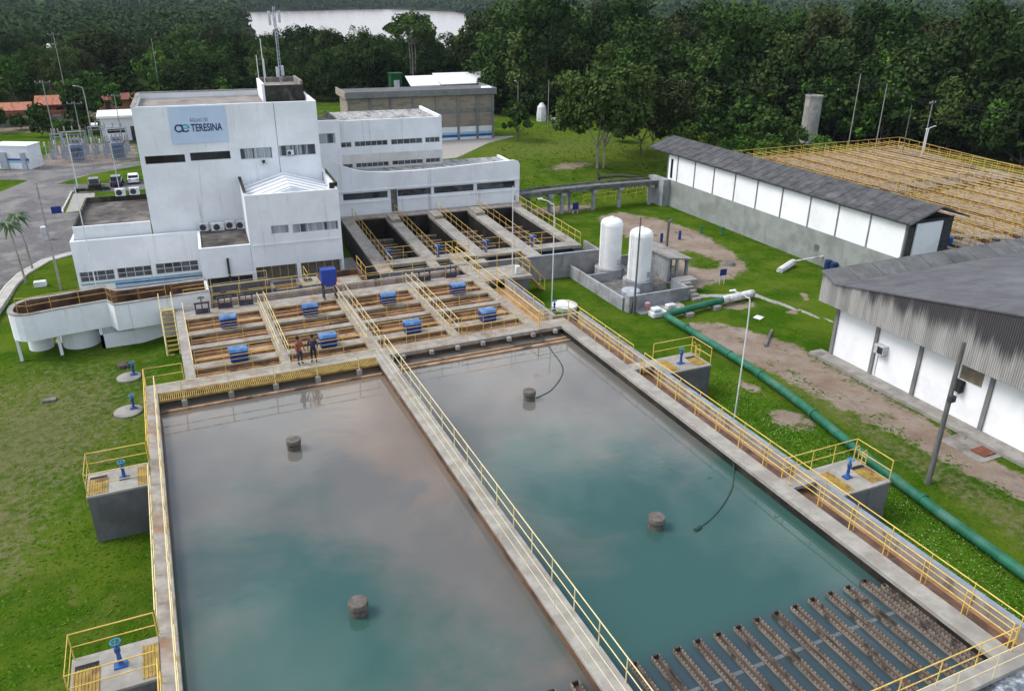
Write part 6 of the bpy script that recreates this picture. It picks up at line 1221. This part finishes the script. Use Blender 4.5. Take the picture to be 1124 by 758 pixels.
# kinds of woodland tree
WD = [tree_proto(17.5, 5.2, 2.6, 36, 1.95, 105, .44, 'leaf dark', 'bark dark'), tree_proto(19.5, 5.8, 4.0, 38, 2.05, 105, .44, 'leaf mid', 'bark pale', 2), tree_proto(16, 5.4, 1.6, 34, 2.0, 105, .44, 'leaf mid'), tree_proto(14.5, 4.8, .8, 34, 1.8, 105, .42, 'leaf dark'), tree_proto(18, 5.0, 2.5, 34, 1.85, 105, .42, 'leaf brown green', 'bark dark'), ]
BD = [tree_proto(5.5, 2.6, .2, 30, .9, 60, .32, 'leaf under'), tree_proto(4.2, 2.4, .2, 26, .85, 60, .3, 'leaf under'), tree_proto(6.5, 2.6, .4, 34, .95, 60, .32, 'leaf under')]
BU = [tree_proto(4.2, 2.3, .3, 24, .8, 60, .28, 'leaf bright'), tree_proto(5.2, 2.4, .4, 26, .85, 60, .3, 'leaf mid'), tree_proto(3.4, 2.0, .2, 20, .7, 60, .26, 'leaf mid')]
def inpoly(poly, x, y): return sdist(poly, np.array([x * 1.0]), np.array([y * 1.0]))[0]
def edge_fill(line, n, rows, place, group, BU):
    for k in range(n):
        t_ = k / (n - 1) * (len(line) - 1); i = min(int(t_), len(line) - 2); a, b_ = Vector(line[i]), Vector(line[i + 1]); p_ = a.lerp(b_, t_ - i)
        for j in range(rows):
            q_ = p_ + Vector((random.uniform(-1.5, 1.5) + 2.2 * j, random.uniform(-1.5, 1.5) + 2.2 * j)); plant_tree(BU[(k + j) % 3], q_.x, q_.y, 0, random.uniform(.8, 1.5), random.uniform(0, 6), 'leafy shrub ' + place, group, 'shrub', 'shrub')
KIND = ['dark leafy tree', 'tall dark tree with pale trunk', 'mid green rounded tree', 'low dark spreading tree', 'dull brownish green tree']
def wood_fill(poly, step, hs, place, group, wts, near=None):
    n = 0; x0, x1 = min(p_[0] for p_ in poly), max(p_[0] for p_ in poly); y0, y1 = min(p_[1] for p_ in poly), max(p_[1] for p_ in poly); y = y0
    while y < y1:
        x = x0
        while x < x1:
            px_, py_ = x + random.uniform(-.4, .4) * step, y + random.uniform(-.4, .4) * step
            if inpoly(poly, px_, py_) > 0 and -.19 < px_ / py_ < 1.72:
                k = random.choices(range(5), wts)[0]; s_ = random.uniform(*hs) * (.78 if px_ / py_ > .36 and hs[1] < .8 else 1); plant_tree(WD[k], px_, py_, min(0, gz(px_, py_)), s_, random.uniform(0, 6.3), f'{KIND[k]} {place}', f'{group}, {KIND[k]}', sz=s_ * random.uniform(.9, 1.12)); n += 1
            x += step
        y += step
    return n
RWP = [(60, 153), (70, 146), (78, 138), (85, 127), (93, 114), (101, 104), (112, 94), (116, 84), (110, 62), (104, 40), (150, 40), (185, 100), (140, 190), (80, 200), (70, 175)]
n1 = wood_fill(RWP, 8.2, (.88, 1.12), 'in the dense wood behind the filter field', 'trees of the right wood', (3, 3, 2, 2, 2))
n2 = wood_fill([(2, 193), (30, 186), (52, 182), (76, 200), (98, 208), (122, 240), (100, 256), (40, 270), (0, 262)], 9.2, (.56, .74), 'in the dark wood between the hall and the river', 'trees of the river wood', (4, 1, 3, 4, 2))
n3 = wood_fill([(-62, 196), (-30, 190), (-2, 196), (0, 300), (-75, 320)], 9.6, (.42, .66), 'in the wood behind the red roofed houses', 'trees of the left wood', (3, 1, 3, 4, 3))
WB = [tree_proto(13, 4.4, 2.0, 30, 1.7, 95, .42, 'leaf bright', 'bark pale'), tree_proto(15, 4.6, 3.0, 30, 1.8, 95, .42, 'leaf olive', 'bark pale')]
for k, (x, y, s_) in enumerate(((109, 96, .8), (113, 88, .7), (104, 104, .85), (92, 119, .9), (84, 131, 1), (76, 142, .95), (116, 78, .8), (99, 112, 1.05), (110, 100, 1.05), (70, 149, 1))):
    plant_tree(WB[k % 2], x, y, 0, s_, k, ['lighter fresh green tree at the front of the right wood', 'olive green tree at the front of the right wood'][k % 2], ['fresh green trees at the front of the right wood', 'olive trees at the front of the right wood'][k % 2])
for k, (x, y, s_) in enumerate(((-24, 196, .75), (-14, 204, .7), (3, 200, .8), (14, 196, .7), (-35, 215, .85), (26, 192, .7))):
    plant_tree(WB[k % 2], x, y, 0, s_, k * 1.3, ['lighter fresh green tree in the left wood', 'olive green tree in the left wood'][k % 2], ['fresh green trees in the left wood', 'olive trees in the left wood'][k % 2])
print('trees', n1, n2, n3)
edge_fill([(60, 155), (70, 147), (78, 139), (85, 128), (93, 115)], 22, 2, 'in the undergrowth at the meadow edge of the wood', 'undergrowth at the meadow edge', BD)
edge_fill([(104, 101), (113, 93), (116, 84), (112, 66), (107, 50)], 20, 2, 'in the undergrowth behind the filter field', 'undergrowth behind the filter field', BD)
edge_fill([(4, 192), (30, 185), (52, 181), (74, 190)], 22, 1, 'in the undergrowth behind the beige hall', 'undergrowth behind the hall', BD)
for k, (x, y, s_, kd) in enumerate(((76, 104, 1.1, 0), (79.5, 101, 1.2, 1), (82.5, 98, 1, 0), (85.5, 96, 1.25, 1), (88.5, 93.5, .8, 1), (91, 90.5, .7, 0), (101.5, 104, 1.6, 1), (106, 98, 1.5, 0), (73, 108, 1.2, 1), (70.5, 113, 1, 2), (77, 93, .8, 0), (81, 90, .9, 0), (84.5, 88.5, .9, 2), (88, 88, .85, 0), (104, 101, 1.7, 1), (86, 101, 1.5, 1), (80, 107, 1.4, 1))):
    plant_tree(BU[kd], x, y, 0, s_, k, 'leafy green shrub between the long warehouse and the wood', 'shrubs behind the long warehouse', 'shrub', 'shrub')
for k, (x, y, s_, kd) in enumerate([(-16 + 2.1 * j, 152 + (j % 3), .65, (1, 0, 2)[j % 3]) for j in range(6)] + [(-36 + 3.2 * j, 160 + (j % 2) * 2, .8, (1, 2)[j % 2]) for j in range(7)]):
    plant_tree(BU[kd], x, y, 0, s_, k * 1.3, 'green shrub growing along the wall below the red roofs', 'shrubs along the garden wall', 'shrub', 'shrub')
for k, (x, y, s_, kd) in enumerate([(-34, 190, 1.3, 0), (-27, 188, 1.5, 1), (-20, 187, 1.2, 1), (-9, 190, 1.5, 0), (-3, 189, 1.4, 1), (4, 191, 1.5, 0), (11, 190, 1.3, 1), (17, 189, 1.4, 0), (0, 176, .9, 1), (-14, 187, 1.3, 0)]):
    plant_tree(BU[kd], x, y, 0, s_, k * 1.7, 'leafy shrub at the foot of the left wood', 'shrubs at the foot of the left wood', 'shrub', 'shrub')
for k in range(9): plant_tree(BU[2], -8.9 + .42 * k, 106.3 - .04 * k, 0, .15, k, 'clipped small shrub in the parking kerb bed', 'shrubs in the parking bed', 'shrub', 'shrub')

for k in range(4):
    y = 46 + k * 9.5 + (2 if k > 1 else 0)
    railing([(60.8, y, 2.93), (XR(y) - .6, y, 2.93)], f'yellow cross railing over the filter field, number {["one", "two", "three", "four"][k]} from the near side' if False else ['yellow cross railing nearest the store roof on the filter field', 'second yellow cross railing of the filter field from the store', 'third yellow cross railing of the filter field, past the walkway', 'farthest yellow cross railing of the filter field'][k], mat='orange railing paint', sp=1.3, r=.038)
for k in range(16):
    x = -13.0 + (k % 8) * 1.35 + .3 * (k // 8); y = 130.5 + 2.6 * (k // 8) + .25 * (k % 3)
    t = thing('circuit_breaker', 'grey breaker with twin insulators in the substation yard', 'circuit breaker', (x, y, 0), group='breakers of the substation yard')
    q = MB(); q.box(x - .25, x + .25, y - .2, y + .2, 0, 1.3); q.build('cabinet', 'galvanised steel', t)
    for s_ in (-.16, .16): q = MB(); q.lathe(x + s_, y, [(.07, 1.3), (.11, 1.5), (.06, 1.65), (.11, 1.8), (.06, 1.95), (.1, 2.1), (.04, 2.5)], 8); q.build('insulator', 'insulator', t)
# far forest as one mass
cl_ = []; Vs = []; Ts = []
def far_zone(r0, r1, step, rr, per, size, hh):
    y = r0 * .4; c = []
    while y < r1:
        x = -.3 * y - 60
        while x < 1.85 * y + 60:
            px_, py_ = x + rng.uniform(-.45, .45) * step, y + rng.uniform(-.45, .45) * step; d = math.hypot(px_, py_)
            if r0 < d < r1: c.append((px_, py_))
            x += step
        y += step
    c = np.array(c); ok = sdist(RIVER, c[:, 0], c[:, 1]) < -8; ok &= ~((sdist(RWP, c[:, 0], c[:, 1]) > -2)); ok &= ~((c[:, 1] < 325) & (c[:, 0] < 165) & (c[:, 0] > -80)); c = c[ok]
    hill = 22 * np.clip((np.hypot(c[:, 0], c[:, 1]) - 2600) / 2500, 0, 1) ** 1.5
    big = .5 + .5 * np.sin(c[:, 0] * .013 + 1.3 * np.sin(c[:, 1] * .009)) * np.cos(c[:, 1] * .011)
    h = hh * (.72 + .28 * big) * rng.uniform(.75, 1.15, len(c)); tint0 = np.clip(.4 + .25 * (big - .5) + rng.normal(scale=.2, size=len(c)), 0, 1)
    cc_ = [(a[0], a[1], z_ + hi_ * .55, rr * rng.uniform(.85, 1.2), t_) for a, z_, hi_, t_ in zip(c, hill, h, tint0)]
    if cc_:
        V_, T_ = leaf_arrays(cc_, per, size, 1., .72); Vs.append(V_); Ts.append(T_)
    return len(cc_)
print('far', far_zone(165, 420, 9.5, 5.2, 210, .85, 14), far_zone(420, 900, 13, 7.0, 120, 1.5, 13.5), far_zone(900, 2000, 26, 14, 80, 3.6, 13), far_zone(2000, 5200, 70, 40, 60, 11, 13))
me = leaf_mesh('far_forest', np.concatenate(Vs), np.concatenate(Ts), 'leaf far'); o = bpy.data.objects.new('far_forest', me); COL.objects.link(o); stuff(o, 'far forest canopy stretching along the river to the horizon', 'forest')

# ------------------------------------------------------------------ grass blades, ground cover
def tufts(name, label, pts, size, mat, tintf):
    n = len(pts); a = rng.uniform(0, 6.283, n); s_ = size * rng.uniform(.6, 1.4, n); h = s_ * rng.uniform(.15, .45, n); dx, dy = np.cos(a) * s_ * .5, np.sin(a) * s_ * .5; lx, ly = -np.sin(a) * s_ * rng.uniform(.5, 1.1, n), np.cos(a) * s_ * rng.uniform(.5, 1.1, n)
    x, y, z = pts.T; V_ = np.stack([np.stack([x - dx, y - dy, z], -1), np.stack([x + dx, y + dy, z + .03], -1), np.stack([x + dx * .5 + lx, y + dy * .5 + ly, z + h], -1), np.stack([x - dx * .4 + lx, y - dy * .4 + ly, z + h * .8], -1)], 1).reshape(-1, 3)
    me = leaf_mesh(name, V_, tintf(n), mat); o = bpy.data.objects.new(name, me); COL.objects.link(o); stuff(o, label, 'grass'); return o
from_grid = lambda a, x, y: a[np.clip(np.searchsorted(ys, y) - 1, 0, len(ys) - 1), np.clip(np.searchsorted(xs, x) - 1, 0, len(xs) - 1)]
def scatter(poly, n, keep):
    x0, x1 = min(p_[0] for p_ in poly), max(p_[0] for p_ in poly); y0, y1 = min(p_[1] for p_ in poly), max(p_[1] for p_ in poly); x = rng.uniform(x0, x1, n); y = rng.uniform(y0, y1, n)
    ok = (sdist(poly, x, y) > 0) & (rng.uniform(0, 1, n) < keep(x, y)); x, y = x[ok], y[ok]; return np.stack([x, y, from_grid(Z, x, y) - .02], -1)
bare = lambda x, y: np.clip(1 - 1.3 * from_grid(dirt, x, y) - from_grid(asph, x, y) - from_grid(pave, x, y) - .95 * from_grid(dry, x, y), 0, 1)
leafmat('grass blades', (.026, .072, .004), (.055, .115, .007), (.12, .15, .022))
leafmat('meadow blades', (.045, .085, .008), (.085, .135, .014), (.15, .175, .04))
patchy = lambda n: np.clip(rng.normal(.42, .2, n), 0, 1)
P1 = scatter([(-14, 20), (-2.45, 20), (-2.45, 43), (-.4, 43.9), (-.4, 52), (-1.3, 55.5), (-12, 55.5)], 26000, bare)
P2 = scatter([(25.2, 12), (29.6, 8), (39, 8), (39, 36), (52.8, 45), (52.8, 74), (34, 74), (33, 58), (25.3, 58)], 16000, bare)
P3 = scatter([(35, 78.5), (52, 79), (60, 82), (72, 100), (72, 126), (58, 142), (58, 122), (50, 117), (41, 100)], 22000, bare)
P4 = scatter([(-13, 62), (-7.3, 62), (-7.3, 79), (-11, 76)], 3000, bare)
tufts('grass', 'short green grass tufts over the lawns', np.concatenate([P1, P2, P4]), .12, 'grass blades', patchy); tufts('grass', 'taller meadow grass beyond the ramp bridge', P3, .24, 'meadow blades', patchy)
P5 = scatter([(25.3, 12), (29.4, 8.2), (31.0, 24.5), (31.5, 30), (31, 36), (28.3, 38), (25.3, 38)], 26000, lambda x, y: bare(x, y) * np.clip((41 - y) / 16, 0, 1))
def along(line, n, w):
    o = []
    for a, b_ in zip(line, line[1:]): k = max(2, int(2.2 * n * math.hypot(b_[0] - a[0], b_[1] - a[1]))); t_ = rng.uniform(0, 1, k); o.append(np.stack([a[0] + (b_[0] - a[0]) * t_ + rng.normal(scale=w, size=k), a[1] + (b_[1] - a[1]) * t_ + rng.normal(scale=w, size=k)], -1))
    o = np.concatenate(o); cl = np.sin(o[:, 0] * 1.7 + 2 * np.sin(o[:, 1] * .9)) + np.sin(o[:, 1] * 2.3); o = o[cl > -.5]; return np.stack([o[:, 0], o[:, 1], from_grid(Z, o[:, 0], o[:, 1]) - .02], -1)
P8 = np.concatenate([along([(52.6, 48.5), (52.6, 74)], 26, .22), along([(32.9, 43.5), (32.75, 36), (32.6, 32), (31.4, 24), (30.4, 16)], 16, .16), along([(32.2, 43), (32.1, 36), (31.5, 29), (30.6, 22)], 16, .18), along([(25.5, 58), (30.6, 57.6), (30.6, 48), (31, 46.8)], 20, .25), along([(25.35, 43), (25.35, 12)], 22, .15), along([(38.1, 36), (38.0, 10)], 16, .2), along([(35.0, 36), (35.2, 24), (35.5, 12)], 14, .3), along([(-2.55, 20), (-2.55, 43)], 16, .12), along([(-4.95, 33.3), (-2.5, 33.3)], 20, .12), along([(-12, 56), (-5.3, 56.2), (1.9, 56.2)], 16, .2)])
leafmat('weed leaves', (.025, .08, .004), (.05, .125, .008), (.10, .17, .02)); tufts('ground_cover', 'lush weeds on the grass between channel wall and green pipe', P5, .14, 'weed leaves', patchy)
tufts('weeds', 'rank weeds growing along walls and beside the green pipe', P8, .13, 'weed leaves', patchy)
P6 = P5[rng.uniform(0, 1, len(P5)) < .16] + np.array((.05, .05, .1)); nmat('flower white', (.36, .38, .16), (.5, .5, .28), 2); o = tufts('flowers', 'tiny pale flowers scattered over the weeds', P6, .035, 'weed leaves', patchy); o.data.materials.clear(); o.data.materials.append(MATS['flower white'])

# ------------------------------------------------------------------ haze
q = MB(); q.box(-4600, 5600, -700, 8600, -9, 60); hz = q.build('haze', 'plastic white'); hz['kind'] = 'stuff'
m = bpy.data.materials.new('haze air'); m.use_nodes = True; nt = m.node_tree; nt.nodes.clear(); om = nt.nodes.new('ShaderNodeOutputMaterial'); pv = nt.nodes.new('ShaderNodeVolumePrincipled')
pv.inputs['Color'].default_value = (.72, .84, .95, 1); pv.inputs['Density'].default_value = HAZE; pv.inputs['Anisotropy'].default_value = .2; nt.links.new(pv.outputs[0], om.inputs['Volume']); hz.data.materials.clear(); hz.data.materials.append(m)
